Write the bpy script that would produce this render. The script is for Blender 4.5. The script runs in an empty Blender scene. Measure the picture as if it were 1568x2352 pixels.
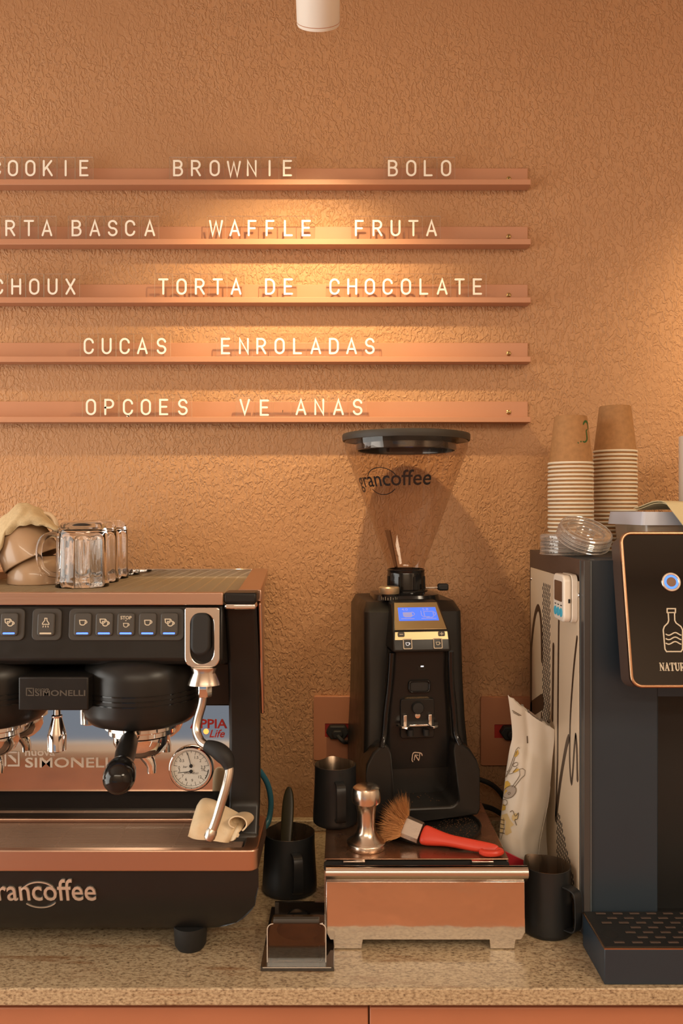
import bpy, bmesh, math, random
from mathutils import Vector, Matrix, noise as mnoise
random.seed(11)
SC = bpy.context.scene
COL = SC.collection
F = 1900.0          # focal length in pixels of the 1568 x 2352 frame
HC = 0.637          # camera height above the worktop (z = 0)
WALL = 1.67         # distance of the back wall
PI = math.pi

# ------------------------------------------------------------------ camera, world, lights, exposure
cam_d = bpy.data.cameras.new('camera')
cam_d.sensor_fit = 'VERTICAL'
cam_d.sensor_height = 36.0
cam_d.lens = 36.0 * F / 2352.0
cam_d.clip_start = 0.02
cam = bpy.data.objects.new('camera', cam_d)
COL.objects.link(cam)
cam.location = (0, 0, HC)
cam.rotation_euler = (PI / 2, 0, 0)
SC.camera = cam
cam_d.dof.use_dof = True
cam_d.dof.focus_distance = 1.52
cam_d.dof.aperture_fstop = 9.0

world = bpy.data.worlds.new('daylight')
SC.world = world
world.use_nodes = True
bgn = world.node_tree.nodes['Background']
bgn.inputs[0].default_value = (0.62, 0.72, 0.9, 1)
bgn.inputs[1].default_value = 0.36

def area_light(name, loc, rot, sx, sy, power, color):
    d = bpy.data.lights.new(name, 'AREA')
    d.shape = 'RECTANGLE'; d.size = sx; d.size_y = sy
    d.energy = power; d.color = color
    o = bpy.data.objects.new(name, d); COL.objects.link(o)
    o.location = loc; o.rotation_euler = rot
    return o
# daylight coming in through the tall window in the left-hand wall
area_light('window_daylight', (-2.36, 0.35, 0.325), (0, -PI / 2, 0), 2.05, 2.3, 66, (1.0, 0.955, 0.86))
# added fill lights out of view: high on the right and behind the camera
area_light('right_fill_light', (1.75, -0.9, 1.92), (0, 0, 0), 0.8, 1.0, 52, (1.0, 0.82, 0.60))
area_light('rear_fill_light', (-0.1, -2.15, 1.92), (0, 0, 0), 2.6, 0.5, 62, (1.0, 0.86, 0.66))
LAMP_POWER = 46.0
LAMP_COLOR = (1.0, 0.73, 0.38)

SC.view_settings.view_transform = 'Standard'
SC.view_settings.look = 'None'
SC.view_settings.gamma = 1.0
SC.view_settings.use_curve_mapping = False
SC.view_settings.exposure = 0.06

# ------------------------------------------------------------------ helpers
def W(px, py, D):
    return Vector(((px - 784) * D / F, D, HC - (py - 1176) * D / F))
def xp(px, D): return (px - 784) * D / F
def zp(py, D): return HC - (py - 1176) * D / F

WL = {}   # world translation of an object's origin while it is being built

class MB:
    def __init__(self):
        self.v = []; self.f = []; self.mi = []; self.M = None; self.k = 0
    def add(self, vs, fs):
        b = len(self.v)
        if self.M is not None:
            vs = [self.M @ Vector(p) for p in vs]
        self.v += [tuple(p) for p in vs]
        for q in fs:
            self.f.append([b + i for i in q]); self.mi.append(self.k)
        return self
    def box(self, x0, x1, y0, y1, z0, z1):
        return self.hexa([(x0, y0, z0), (x1, y0, z0), (x1, y1, z0), (x0, y1, z0),
                          (x0, y0, z1), (x1, y0, z1), (x1, y1, z1), (x0, y1, z1)])
    def hexa(self, p):
        return self.add(p, [(3, 2, 1, 0), (4, 5, 6, 7), (0, 1, 5, 4), (1, 2, 6, 5), (2, 3, 7, 6), (3, 0, 4, 7)])
    def prism(self, pts, o, u, v, n, d0, d1):
        """2-D outline pts in the (u, v) plane at o, from offset d0 to d1 along n (outline CCW seen from +n)."""
        o, u, v, n = map(Vector, (o, u, v, n))
        m = len(pts)
        vs = [o + u * a + v * b + n * d0 for a, b in pts] + [o + u * a + v * b + n * d1 for a, b in pts]
        fs = [tuple(range(m - 1, -1, -1)), tuple(range(m, 2 * m))]
        fs += [(i, (i + 1) % m, m + (i + 1) % m, m + i) for i in range(m)]
        return self.add(vs, fs)
    def frame(self, outer, inner, o, u, v, n, d0, d1):
        """flat ring between two outlines with the same number of points"""
        o, u, v, n = map(Vector, (o, u, v, n))
        m = len(outer)
        P = lambda L, d: [o + u * a + v * b + n * d for a, b in L]
        vs = P(outer, d0) + P(inner, d0) + P(outer, d1) + P(inner, d1)
        fs = []
        for i in range(m):
            j = (i + 1) % m
            fs += [(i, j, 2 * m + j, 2 * m + i), (m + j, m + i, 3 * m + i, 3 * m + j),
                   (2 * m + i, 2 * m + j, 3 * m + j, 3 * m + i), (j, i, m + i, m + j)]
        return self.add(vs, fs)
    def lathe(self, prof, c=(0, 0, 0), seg=40, a0=0.0, a1=2 * PI):
        full = abs(a1 - a0 - 2 * PI) < 1e-6
        n = seg if full else seg + 1
        vs = []; rows = []
        for r, z in prof:
            if r < 1e-6:
                rows.append([len(vs)]); vs.append((c[0], c[1], c[2] + z))
            else:
                rows.append(list(range(len(vs), len(vs) + n)))
                for i in range(n):
                    a = a0 + (a1 - a0) * i / seg
                    vs.append((c[0] + r * math.cos(a), c[1] + r * math.sin(a), c[2] + z))
        fs = []
        for A, B in zip(rows[:-1], rows[1:]):
            for i in range(seg):
                j = (i + 1) % n
                if len(A) == 1 and len(B) == 1: continue
                if len(A) == 1: fs.append((A[0], B[j], B[i]))
                elif len(B) == 1: fs.append((A[i], A[j], B[0]))
                else: fs.append((A[i], A[j], B[j], B[i]))
        return self.add(vs, fs)
    def tube(self, path, r, seg=12, caps=True, flat=None):
        path = [Vector(p) for p in path]
        n = len(path)
        rs = r if isinstance(r, (list, tuple)) else [r] * n
        t0 = (path[1] - path[0]).normalized()
        up = Vector((0, 0, 1)) if abs(t0.z) < 0.9 else Vector((1, 0, 0))
        nrm = (up - t0 * up.dot(t0)).normalized()
        vs = []; fs = []
        for i, p in enumerate(path):
            t = (path[min(i + 1, n - 1)] - path[max(i - 1, 0)]).normalized()
            nrm = (nrm - t * nrm.dot(t)).normalized()
            bi = t.cross(nrm)
            for k in range(seg):
                a = 2 * PI * k / seg
                vs.append(p + nrm * (rs[i] * math.cos(a)) * (flat or 1) + bi * (rs[i] * math.sin(a)))
        for i in range(n - 1):
            for k in range(seg):
                k2 = (k + 1) % seg
                fs.append((i * seg + k, i * seg + k2, (i + 1) * seg + k2, (i + 1) * seg + k))
        if caps:
            fs.append(tuple(range(seg - 1, -1, -1)))
            fs.append(tuple((n - 1) * seg + k for k in range(seg)))
        return self.add(vs, fs)
    def ball(self, c, r, seg=20, rings=10, s=(1, 1, 1)):
        M0 = self.M
        self.M = (M0 or Matrix()) @ Matrix.Translation(c) @ Matrix.Diagonal((s[0], s[1], s[2], 1))
        prof = [(r * math.sin(PI * i / rings), -r * math.cos(PI * i / rings)) for i in range(rings + 1)]
        prof[0] = (0, -r); prof[-1] = (0, r)
        self.lathe(prof, seg=seg); self.M = M0
        return self
    def stroke(self, pl, w, o, u, v, n, d0, d1, closed=False):
        """flat ribbon with round ends along a 2-D polyline"""
        pl = [Vector((a, b)) for a, b in pl]
        m = len(pl); L = []; R = []
        for i, p in enumerate(pl):
            if closed: a, b = pl[i - 1], pl[(i + 1) % m]
            else: a, b = pl[max(i - 1, 0)], pl[min(i + 1, m - 1)]
            d1_ = (p - a); d2_ = (b - p)
            if d1_.length < 1e-9: d1_ = d2_
            if d2_.length < 1e-9: d2_ = d1_
            d1_ = d1_.normalized(); d2_ = d2_.normalized()
            n1 = Vector((-d1_.y, d1_.x)); n2 = Vector((-d2_.y, d2_.x))
            nn = n1 + n2
            nn = nn.normalized() if nn.length > 1e-6 else n1
            k = 1 / max(0.45, nn.dot(n1))
            L.append(p + nn * (w / 2 * k)); R.append(p - nn * (w / 2 * k))
        if closed:
            self.frame([tuple(q) for q in R], [tuple(q) for q in L], o, u, v, n, d0, d1)
            return self
        # round end caps
        def cap(p, d):
            ang = math.atan2(d.y, d.x); out = []
            for i in range(1, 6):
                a = ang - PI / 2 + PI * i / 6
                out.append(p + Vector((math.cos(a), math.sin(a))) * (w / 2))
            return out
        e1 = cap(pl[-1], (pl[-1] - pl[-2]).normalized())
        e0 = cap(pl[0], (pl[0] - pl[1]).normalized())
        o, u, v, n = map(Vector, (o, u, v, n))
        T = lambda q, d: o + u * q.x + v * q.y + n * d
        for d, flip in ((d1, False), (d0, True)):
            for i in range(m - 1):
                q = [R[i], R[i + 1], L[i + 1], L[i]]
                if flip: q.reverse()
                self.add([T(a, d) for a in q], [(0, 1, 2, 3)])
            for c in ([R[-1]] + e1 + [L[-1]], [L[0]] + e0 + [R[0]]):
                if flip: c = c[::-1]
                self.add([T(a, d) for a in c], [tuple(range(len(c)))])
        loop = R + e1 + L[::-1] + e0
        k = len(loop)
        self.add([T(a, d0) for a in loop] + [T(a, d1) for a in loop],
                 [(i, (i + 1) % k, k + (i + 1) % k, k + i) for i in range(k)])
        return self
    def grid(self, fn, nu, nv, thick=0.0):
        """sheet fn(s, t) with s, t in 0..1; thick gives it a back side"""
        P = [[Vector(fn(i / nu, j / nv)) for i in range(nu + 1)] for j in range(nv + 1)]
        vs = [p for row in P for p in row]
        I = lambda i, j: j * (nu + 1) + i
        fs = [(I(i, j), I(i + 1, j), I(i + 1, j + 1), I(i, j + 1)) for j in range(nv) for i in range(nu)]
        if thick:
            N = []
            for j in range(nv + 1):
                for i in range(nu + 1):
                    a = P[j][min(i + 1, nu)] - P[j][max(i - 1, 0)]
                    b = P[min(j + 1, nv)][i] - P[max(j - 1, 0)][i]
                    c = a.cross(b)
                    N.append(c.normalized() if c.length > 1e-12 else Vector((0, 0, 1)))
            k = len(vs)
            vs = vs + [p - q * thick for p, q in zip(vs, N)]
            fs += [tuple(k + i for i in reversed(q)) for q in list(fs)]
            B = [I(i, 0) for i in range(nu + 1)] + [I(nu, j) for j in range(1, nv + 1)] + \
                [I(i, nv) for i in range(nu - 1, -1, -1)] + [I(0, j) for j in range(nv - 1, 0, -1)]
            m = len(B)
            fs += [(B[(i + 1) % m], B[i], k + B[i], k + B[(i + 1) % m]) for i in range(m)]
        return self.add(vs, fs)
    def mesh(self, name, off=(0, 0, 0), ang=35, weld=True):
        me = bpy.data.meshes.new(name)
        off = Vector(off)
        me.from_pydata([tuple(Vector(p) - off) for p in self.v], [], self.f)
        bm = bmesh.new(); bm.from_mesh(me)
        for fc, mi in zip(bm.faces, self.mi): fc.material_index = mi
        if weld: bmesh.ops.remove_doubles(bm, verts=bm.verts, dist=1e-6)
        th = math.radians(ang)
        for fc in bm.faces: fc.smooth = True
        for e in bm.edges:
            if len(e.link_faces) == 2:
                e.smooth = e.calc_face_angle(0) < th
        bm.to_mesh(me); bm.free()
        return me
    def build(self, name, mats, parent=None, bevel=0.0, ang=35, seg=2, label=None, weld=True, kind=None):
        off = WL.get(parent.name, Vector()) if parent else Vector()
        me = self.mesh(name, off, ang, weld)
        for m in (mats if isinstance(mats, (list, tuple)) else [mats]):
            me.materials.append(m)
        o = bpy.data.objects.new(name, me); COL.objects.link(o)
        WL[o.name] = off
        if parent: o.parent = parent
        if bevel:
            b = o.modifiers.new('bevel', 'BEVEL')
            b.width = bevel; b.segments = seg; b.limit_method = 'ANGLE'; b.angle_limit = math.radians(30)
            b.use_clamp_overlap = True
        if label: o['label'] = label
        if kind: o['kind'] = kind
        return o

def thing(name, label, cat, loc=(0, 0, 0), group=None):
    o = bpy.data.objects.new(name, None); COL.objects.link(o)
    o.empty_display_size = 0.02
    o.location = loc; WL[o.name] = Vector(loc)
    return tag(o, label, cat, group)
def tag(o, label, cat, group=None):
    o['label'] = label; o['category'] = cat
    if group: o['group'] = group
    return o
def struct(o):
    o['kind'] = 'structure'; return o
def copy_tree(o, parent=None):
    c = o.copy(); COL.objects.link(c)
    if parent: c.parent = parent
    for ch in list(o.children): copy_tree(ch, c)
    return c

def rrect(w, h, r, n=5, cx=0, cy=0):
    out = []
    for sx, sy, a0 in ((1, 1, 0), (-1, 1, 90), (-1, -1, 180), (1, -1, 270)):
        for i in range(n + 1):
            a = math.radians(a0 + 90 * i / n)
            out.append((cx + sx * (w / 2 - r) + r * math.cos(a), cy + sy * (h / 2 - r) + r * math.sin(a)))
    return out
def arc(cx, cy, rx, ry, a0, a1, n=8):
    return [(cx + rx * math.cos(math.radians(a0 + (a1 - a0) * i / n)),
             cy + ry * math.sin(math.radians(a0 + (a1 - a0) * i / n))) for i in range(n + 1)]
def smooth_path(pts, n=6):
    """Catmull-Rom through 2-D or 3-D points"""
    pts = [Vector(p) for p in pts]; out = []
    for i in range(len(pts) - 1):
        p0 = pts[max(i - 1, 0)]; p1 = pts[i]; p2 = pts[i + 1]; p3 = pts[min(i + 2, len(pts) - 1)]
        for k in range(n):
            t = k / n
            out.append(0.5 * ((2 * p1) + (p2 - p0) * t + (2 * p0 - 5 * p1 + 4 * p2 - p3) * t * t
                              + (3 * p1 - p0 - 3 * p2 + p3) * t ** 3))
    out.append(pts[-1]); return out
def text_geo(body, size, extrude=0.0, offset=0.0, align='LEFT', space=1.0, shear=0.0):
    cu = bpy.data.curves.new('lettering', 'FONT')
    cu.body = body; cu.size = size; cu.extrude = extrude; cu.offset = offset
    cu.align_x = align; cu.space_character = space; cu.shear = shear; cu.resolution_u = 3
    ob = bpy.data.objects.new('lettering', cu); COL.objects.link(ob)
    dg = bpy.context.evaluated_depsgraph_get()
    me = bpy.data.meshes.new_from_object(ob.evaluated_get(dg))
    vs = [v.co.copy() for v in me.vertices]; fs = [tuple(p.vertices) for p in me.polygons]
    bpy.data.objects.remove(ob); bpy.data.curves.remove(cu); bpy.data.meshes.remove(me)
    return vs, fs
def put_text(mb, body, size, o, u, v, n, extrude=0.0004, offset=0.0, align='CENTER', space=1.0, sx=1.0, lift=0.0, shear=0.0):
    vs, fs = text_geo(body, size, extrude, offset, align, space, shear)
    o, u, v, n = map(Vector, (o, u, v, n))
    mb.add([o + u * (p.x * sx) + v * p.y + n * (p.z + lift) for p in vs], fs)

# ------------------------------------------------------------------ materials
def new_mat(name):
    m = bpy.data.materials.new(name); m.use_nodes = True
    return m, m.node_tree, m.node_tree.nodes['Principled BSDF']
def mat(name, col, rough=0.5, metal=0.0, var=0.0, vscale=30.0, bump=0.0, bscale=200.0, emit=None, es=0.0,
        coat=0.0, spec=0.5, trans=0.0, ior=1.45, rvar=0.0, sub=0.0):
    m, nt, p = new_mat(name)
    p.inputs['Base Color'].default_value = (*col, 1)
    p.inputs['Roughness'].default_value = rough
    p.inputs['Metallic'].default_value = metal
    p.inputs['Coat Weight'].default_value = coat
    p.inputs['Specular IOR Level'].default_value = spec
    p.inputs['Transmission Weight'].default_value = trans
    p.inputs['IOR'].default_value = ior
    if sub:
        p.inputs['Subsurface Weight'].default_value = sub
        p.inputs['Subsurface Radius'].default_value = (0.004, 0.003, 0.002)
    if emit:
        p.inputs['Emission Color'].default_value = (*emit, 1); p.inputs['Emission Strength'].default_value = es
    N = nt.nodes; L = nt.links
    if var or bump or rvar:
        tc = N.new('ShaderNodeTexCoord')
    if var or rvar:
        nz = N.new('ShaderNodeTexNoise'); nz.inputs['Scale'].default_value = vscale; nz.inputs['Detail'].default_value = 5
        L.new(tc.outputs['Object'], nz.inputs['Vector'])
    if var:
        cr = N.new('ShaderNodeValToRGB')
        cr.color_ramp.elements[0].position = 0.3; cr.color_ramp.elements[1].position = 0.7
        cr.color_ramp.elements[0].color = (*[c * (1 - var) for c in col], 1)
        cr.color_ramp.elements[1].color = (*[min(1, c * (1 + var)) for c in col], 1)
        L.new(nz.outputs['Fac'], cr.inputs['Fac']); L.new(cr.outputs['Color'], p.inputs['Base Color'])
    if rvar:
        mr = N.new('ShaderNodeMapRange')
        mr.inputs['To Min'].default_value = max(0.02, rough - rvar); mr.inputs['To Max'].default_value = rough + rvar
        mr.inputs['From Min'].default_value = 0.3; mr.inputs['From Max'].default_value = 0.7
        L.new(nz.outputs['Fac'], mr.inputs['Value']); L.new(mr.outputs['Result'], p.inputs['Roughness'])
    if bump:
        n2 = N.new('ShaderNodeTexNoise'); n2.inputs['Scale'].default_value = bscale; n2.inputs['Detail'].default_value = 3
        L.new(tc.outputs['Object'], n2.inputs['Vector'])
        b = N.new('ShaderNodeBump'); b.inputs['Strength'].default_value = bump; b.inputs['Distance'].default_value = 0.001
        L.new(n2.outputs['Fac'], b.inputs['Height']); L.new(b.outputs['Normal'], p.inputs['Normal'])
    return m
def thin_glass(name, tint, rough=0.02, base=0.04, body=None, body_fac=0.0, gain=1.0):
    """clear sheet: transparent, with a Fresnel-like gloss and an optional tinted body"""
    m = bpy.data.materials.new(name); m.use_nodes = True
    nt = m.node_tree; N = nt.nodes; L = nt.links; N.clear()
    out = N.new('ShaderNodeOutputMaterial')
    tr = N.new('ShaderNodeBsdfTransparent'); tr.inputs[0].default_value = (*tint, 1)
    gl = N.new('ShaderNodeBsdfGlossy'); gl.inputs['Roughness'].default_value = rough
    lw = N.new('ShaderNodeLayerWeight'); lw.inputs['Blend'].default_value = 0.5
    pw = N.new('ShaderNodeMath'); pw.operation = 'POWER'; pw.inputs[1].default_value = 3.5
    ma = N.new('ShaderNodeMath'); ma.operation = 'MULTIPLY_ADD'; ma.inputs[1].default_value = gain * (1 - base); ma.inputs[2].default_value = base
    ma.use_clamp = True
    L.new(lw.outputs['Facing'], pw.inputs[0]); L.new(pw.outputs[0], ma.inputs[0])
    src = tr.outputs[0]
    if body:
        df = N.new('ShaderNodeBsdfDiffuse'); df.inputs[0].default_value = (*body, 1)
        m0 = N.new('ShaderNodeMixShader'); m0.inputs[0].default_value = body_fac
        L.new(tr.outputs[0], m0.inputs[1]); L.new(df.outputs[0], m0.inputs[2]); src = m0.outputs[0]
    mx = N.new('ShaderNodeMixShader')
    L.new(ma.outputs[0], mx.inputs[0]); L.new(src, mx.inputs[1]); L.new(gl.outputs[0], mx.inputs[2])
    L.new(mx.outputs[0], out.inputs[0])
    return m

def wall_material():
    m, nt, p = new_mat('terracotta_textured_plaster')
    N = nt.nodes; L = nt.links
    p.inputs['Roughness'].default_value = 0.55
    p.inputs['Specular IOR Level'].default_value = 0.35
    tc = N.new('ShaderNodeTexCoord')
    mp = N.new('ShaderNodeMapping'); mp.inputs['Scale'].default_value = (1.0, 1.0, 0.62)
    L.new(tc.outputs['Object'], mp.inputs['Vector'])
    n1 = N.new('ShaderNodeTexNoise'); n1.inputs['Scale'].default_value = 122; n1.inputs['Detail'].default_value = 3.0
    n1.inputs['Roughness'].default_value = 0.45; n1.inputs['Distortion'].default_value = 1.1
    L.new(mp.outputs['Vector'], n1.inputs['Vector'])
    r1 = N.new('ShaderNodeMapRange'); r1.interpolation_type = 'SMOOTHSTEP'
    r1.inputs['From Min'].default_value = 0.43; r1.inputs['From Max'].default_value = 0.60
    L.new(n1.outputs['Fac'], r1.inputs['Value'])
    mp2 = N.new('ShaderNodeMapping'); mp2.inputs['Location'].default_value = (3.1, 1.7, 0.4); mp2.inputs['Scale'].default_value = (1, 1, 0.85)
    L.new(tc.outputs['Object'], mp2.inputs['Vector'])
    n2 = N.new('ShaderNodeTexNoise'); n2.inputs['Scale'].default_value = 150; n2.inputs['Detail'].default_value = 2; n2.inputs['Distortion'].default_value = 0.8
    L.new(mp2.outputs['Vector'], n2.inputs['Vector'])
    n3 = N.new('ShaderNodeTexNoise'); n3.inputs['Scale'].default_value = 5; n3.inputs['Detail'].default_value = 2
    L.new(tc.outputs['Object'], n3.inputs['Vector'])
    # patches where the roller left a flatter skin
    r3 = N.new('ShaderNodeMapRange'); r3.inputs['From Min'].default_value = 0.36; r3.inputs['From Max'].default_value = 0.6
    r3.inputs['To Min'].default_value = 0.35; r3.inputs['To Max'].default_value = 1.0
    L.new(n3.outputs['Fac'], r3.inputs['Value'])
    mu = N.new('ShaderNodeMath'); mu.operation = 'MULTIPLY'
    L.new(r1.outputs['Result'], mu.inputs[0]); L.new(r3.outputs['Result'], mu.inputs[1])
    ad = N.new('ShaderNodeMath'); ad.operation = 'MULTIPLY_ADD'; ad.inputs[1].default_value = 0.45
    L.new(n2.outputs['Fac'], ad.inputs[0]); L.new(mu.outputs[0], ad.inputs[2])
    b = N.new('ShaderNodeBump'); b.inputs['Strength'].default_value = 0.62; b.inputs['Distance'].default_value = 0.0032
    L.new(ad.outputs[0], b.inputs['Height']); L.new(b.outputs['Normal'], p.inputs['Normal'])
    cr = N.new('ShaderNodeValToRGB')
    cr.color_ramp.elements[0].color = (*WALL_A, 1); cr.color_ramp.elements[1].color = (*WALL_B, 1)
    cr.color_ramp.elements[0].position = 0.3; cr.color_ramp.elements[1].position = 0.7
    L.new(n3.outputs['Fac'], cr.inputs['Fac']); L.new(cr.outputs['Color'], p.inputs['Base Color'])
    return m
WALL_A = (0.42, 0.226, 0.110); WALL_B = (0.46, 0.250, 0.122)

def granite_material():
    m, nt, p = new_mat('beige_granite')
    N = nt.nodes; L = nt.links
    p.inputs['Roughness'].default_value = 0.32
    tc = N.new('ShaderNodeTexCoord')
    mp = N.new('ShaderNodeMapping'); mp.inputs['Scale'].default_value = (0.55, 1.0, 1.0)
    L.new(tc.outputs['Object'], mp.inputs['Vector'])
    def noise(sc, det, vec=mp):
        n = N.new('ShaderNodeTexNoise'); n.inputs['Scale'].default_value = sc; n.inputs['Detail'].default_value = det
        n.inputs['Roughness'].default_value = 0.65
        L.new(vec.outputs[0], n.inputs['Vector']); return n
    def ramp(src, stops):
        c = N.new('ShaderNodeValToRGB'); e = c.color_ramp.elements
        e[0].position, e[0].color = stops[0][0], (*stops[0][1], 1)
        e[1].position, e[1].color = stops[-1][0], (*stops[-1][1], 1)
        for pos, colr in stops[1:-1]:
            x = e.new(pos); x.color = (*colr, 1)
        L.new(src, c.inputs['Fac']); return c
    a = ramp(noise(330, 6).outputs['Fac'], [(0.33, (0.11, 0.07, 0.04)), (0.45, (0.34, 0.25, 0.15)), (0.6, (0.52, 0.41, 0.26)), (0.72, (0.42, 0.34, 0.23))])
    # rusty coffee stains
    s = N.new('ShaderNodeMapRange'); s.inputs['From Min'].default_value = 0.55; s.inputs['From Max'].default_value = 0.70
    L.new(noise(19, 6, tc).outputs['Fac'], s.inputs['Value'])
    mx = N.new('ShaderNodeMix'); mx.data_type = 'RGBA'; mx.inputs[7].default_value = (0.20, 0.075, 0.02, 1)
    sm = N.new('ShaderNodeMath'); sm.operation = 'MULTIPLY'; sm.inputs[1].default_value = 0.8
    L.new(s.outputs['Result'], sm.inputs[0]); L.new(sm.outputs[0], mx.inputs[0]); L.new(a.outputs['Color'], mx.inputs[6])
    L.new(mx.outputs[2], p.inputs['Base Color'])
    return m

def brushed(name, col, rough, scale=(4, 300, 300), amt=0.12):
    m, nt, p = new_mat(name)
    N = nt.nodes; L = nt.links
    p.inputs['Base Color'].default_value = (*col, 1); p.inputs['Metallic'].default_value = 1.0
    tc = N.new('ShaderNodeTexCoord'); mp = N.new('ShaderNodeMapping'); mp.inputs['Scale'].default_value = scale
    L.new(tc.outputs['Object'], mp.inputs['Vector'])
    n = N.new('ShaderNodeTexNoise'); n.inputs['Scale'].default_value = 1.0; n.inputs['Detail'].default_value = 4
    L.new(mp.outputs['Vector'], n.inputs['Vector'])
    r = N.new('ShaderNodeMapRange'); r.inputs['To Min'].default_value = max(0.03, rough - amt); r.inputs['To Max'].default_value = rough + amt
    L.new(n.outputs['Fac'], r.inputs['Value']); L.new(r.outputs['Result'], p.inputs['Roughness'])
    return m

def kraft_material():
    m = mat('kraft_paper', (0.36, 0.185, 0.072), 0.75, var=0.12, vscale=120, bump=0.15, bscale=600)
    return m

M_WALL = wall_material()
M_GRANITE = granite_material()
M_TERRA = mat('terracotta_lacquer', (0.42, 0.165, 0.085), 0.42, var=0.04, vscale=8)
M_RAIL = mat('terracotta_powder_coat', (0.47, 0.225, 0.125), 0.45, bump=0.05, bscale=900)
M_ROOMWALL = mat('plain_room_paint', (0.50, 0.40, 0.31), 0.8)
M_CEIL = mat('ceiling_paint', (0.70, 0.62, 0.52), 0.9)
M_FLOOR = mat('terracotta_floor', (0.33, 0.13, 0.065), 0.5, var=0.15, vscale=6)
M_WHITE = mat('white_enamel', (0.80, 0.78, 0.72), 0.4)
M_LETTER = mat('white_letter_paint', (0.86, 0.83, 0.74), 0.5)
M_TILE = thin_glass('clear_acrylic', (0.985, 0.97, 0.95), base=0.035)
M_TILE_EDGE = thin_glass('acrylic_cut_edge', (0.62, 0.56, 0.48), rough=0.3, base=0.10, body=(0.92, 0.88, 0.80), body_fac=0.85)
M_BLACK = mat('black_plastic', (0.011, 0.0105, 0.010), 0.34, spec=0.4, bump=0.06, bscale=1500)
M_BLACK_SATIN = mat('black_satin_plastic', (0.012, 0.011, 0.010), 0.34, rvar=0.04, vscale=40, spec=0.42)
M_BLACK_GLOSS = mat('black_gloss', (0.008, 0.008, 0.008), 0.12)
M_BLACK_MATT = mat('black_matt_coating', (0.014, 0.015, 0.016), 0.38, bump=0.1, bscale=2500)
M_RUBBER = mat('black_rubber', (0.012, 0.012, 0.012), 0.6)
M_GREYBTN = mat('charcoal_button', (0.055, 0.05, 0.043), 0.5)
M_GREYPANEL = mat('charcoal_panel', (0.045, 0.041, 0.036), 0.45)
M_ICON = mat('cream_print', (0.62, 0.55, 0.42), 0.6)
M_CHROME = mat('chrome', (0.80, 0.78, 0.75), 0.07, 1.0)
M_STEEL = brushed('stainless_steel', (0.66, 0.60, 0.54), 0.20, (3, 260, 260), 0.06)
M_STEEL_SOFT = brushed('brushed_steel', (0.62, 0.55, 0.48), 0.30, (3, 300, 300))
M_COPPER = brushed('warm_brushed_trim', (0.60, 0.40, 0.30), 0.30, (3, 400, 400), 0.05)
M_MIRROR = mat('polished_steel', (0.72, 0.68, 0.63), 0.045, 1.0)
M_WAVY = mat('wavy_polished_steel', (0.70, 0.65, 0.59), 0.07, 1.0, bump=0.7, bscale=13)
M_EMBOSS = mat('frosted_steel_logo', (0.62, 0.54, 0.45), 0.5, 0.5)
M_BLUE_LED = mat('blue_led', (0.05, 0.1, 0.8), 0.4, emit=(0.06, 0.16, 1.0), es=3.2)
M_ORANGE_LED = mat('orange_led', (0.9, 0.2, 0.05), 0.4, emit=(1.0, 0.22, 0.04), es=3.0)
M_RED = mat('red_print', (0.55, 0.03, 0.03), 0.4)
M_GLASS = mat('clear_glass', (1, 1, 1), 0.0, trans=1.0, ior=1.45)
M_KRAFT = kraft_material()
M_PAPERRIM = mat('cup_rim_paper', (0.74, 0.66, 0.52), 0.6)

# ------------------------------------------------------------------ the room
X0, X1, Y0, ZF, ZC = -2.4, 2.4, -2.6, -0.90, 1.95
struct(MB().box(X0, X1, WALL, WALL + 0.1, ZF, ZC).build('wall_back', M_WALL))
wl = MB()
for a, b, c, d in ((Y0, -0.8, ZF, ZC), (1.5, WALL + 0.1, ZF, ZC), (-0.8, 1.5, ZF, -0.70), (-0.8, 1.5, 1.35, ZC)):
    wl.box(X0 - 0.1, X0, a, b, c, d)
struct(wl.build('wall_left', M_ROOMWALL))
struct(MB().box(X1, X1 + 0.1, Y0, WALL + 0.1, ZF, ZC).build('wall_right', M_ROOMWALL))
struct(MB().box(X0 - 0.1, X1 + 0.1, Y0 - 0.1, WALL + 0.1, ZF - 0.1, ZF).build('floor', M_FLOOR))
struct(MB().box(X0 - 0.1, X1 + 0.1, Y0 - 0.1, WALL + 0.1, ZC, ZC + 0.1).build('ceiling', M_CEIL))
wf = MB()
for a, b, c, d in ((X0, -2.2, ZF, ZC), (-0.2, X1, ZF, ZC), (-2.2, -0.2, ZF, -0.86), (-2.2, -0.2, -0.30, ZC)):
    wf.box(a, b, Y0 - 0.1, Y0, c, d)
struct(wf.build('wall_front', M_ROOMWALL))
def window(n, o, u, w, h):
    fr = MB().frame(rrect(w, h, 0.001, 1), rrect(w - 0.1, h - 0.1, 0.001, 1), o, u, (0, 0, 1), Vector(u).cross(Vector((0, 0, 1))), -0.03, 0.03)
    U = Vector(u); O = Vector(o); N_ = U.cross(Vector((0, 0, 1)))
    fr.prism([(-0.02, -h / 2 + 0.05), (0.02, -h / 2 + 0.05), (0.02, h / 2 - 0.05), (-0.02, h / 2 - 0.05)], O, U, (0, 0, 1), N_, -0.02, 0.02)
    struct(fr.build('window_%d' % n, M_WHITE))
window(1, (X0 - 0.05, 0.35, 0.325), (0, 1, 0), 2.3, 2.05)
window(2, (-1.2, Y0 - 0.05, -0.58), (1, 0, 0), 2.0, 0.56)

# worktop with a low upstand along the wall
ct = thing('countertop', 'speckled beige granite worktop with coffee stains running along the wall', 'countertop', (0, 1.4, -0.02))
MB().box(-1.8, 1.8, 1.106, WALL, -0.0235, 0.0).build('slab', M_GRANITE, ct, bevel=0.002)
MB().box(-1.8, 1.8, WALL - 0.021, WALL - 0.0005, 0.0, 0.0216).build('upstand', M_GRANITE, ct, bevel=0.0015)

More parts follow.
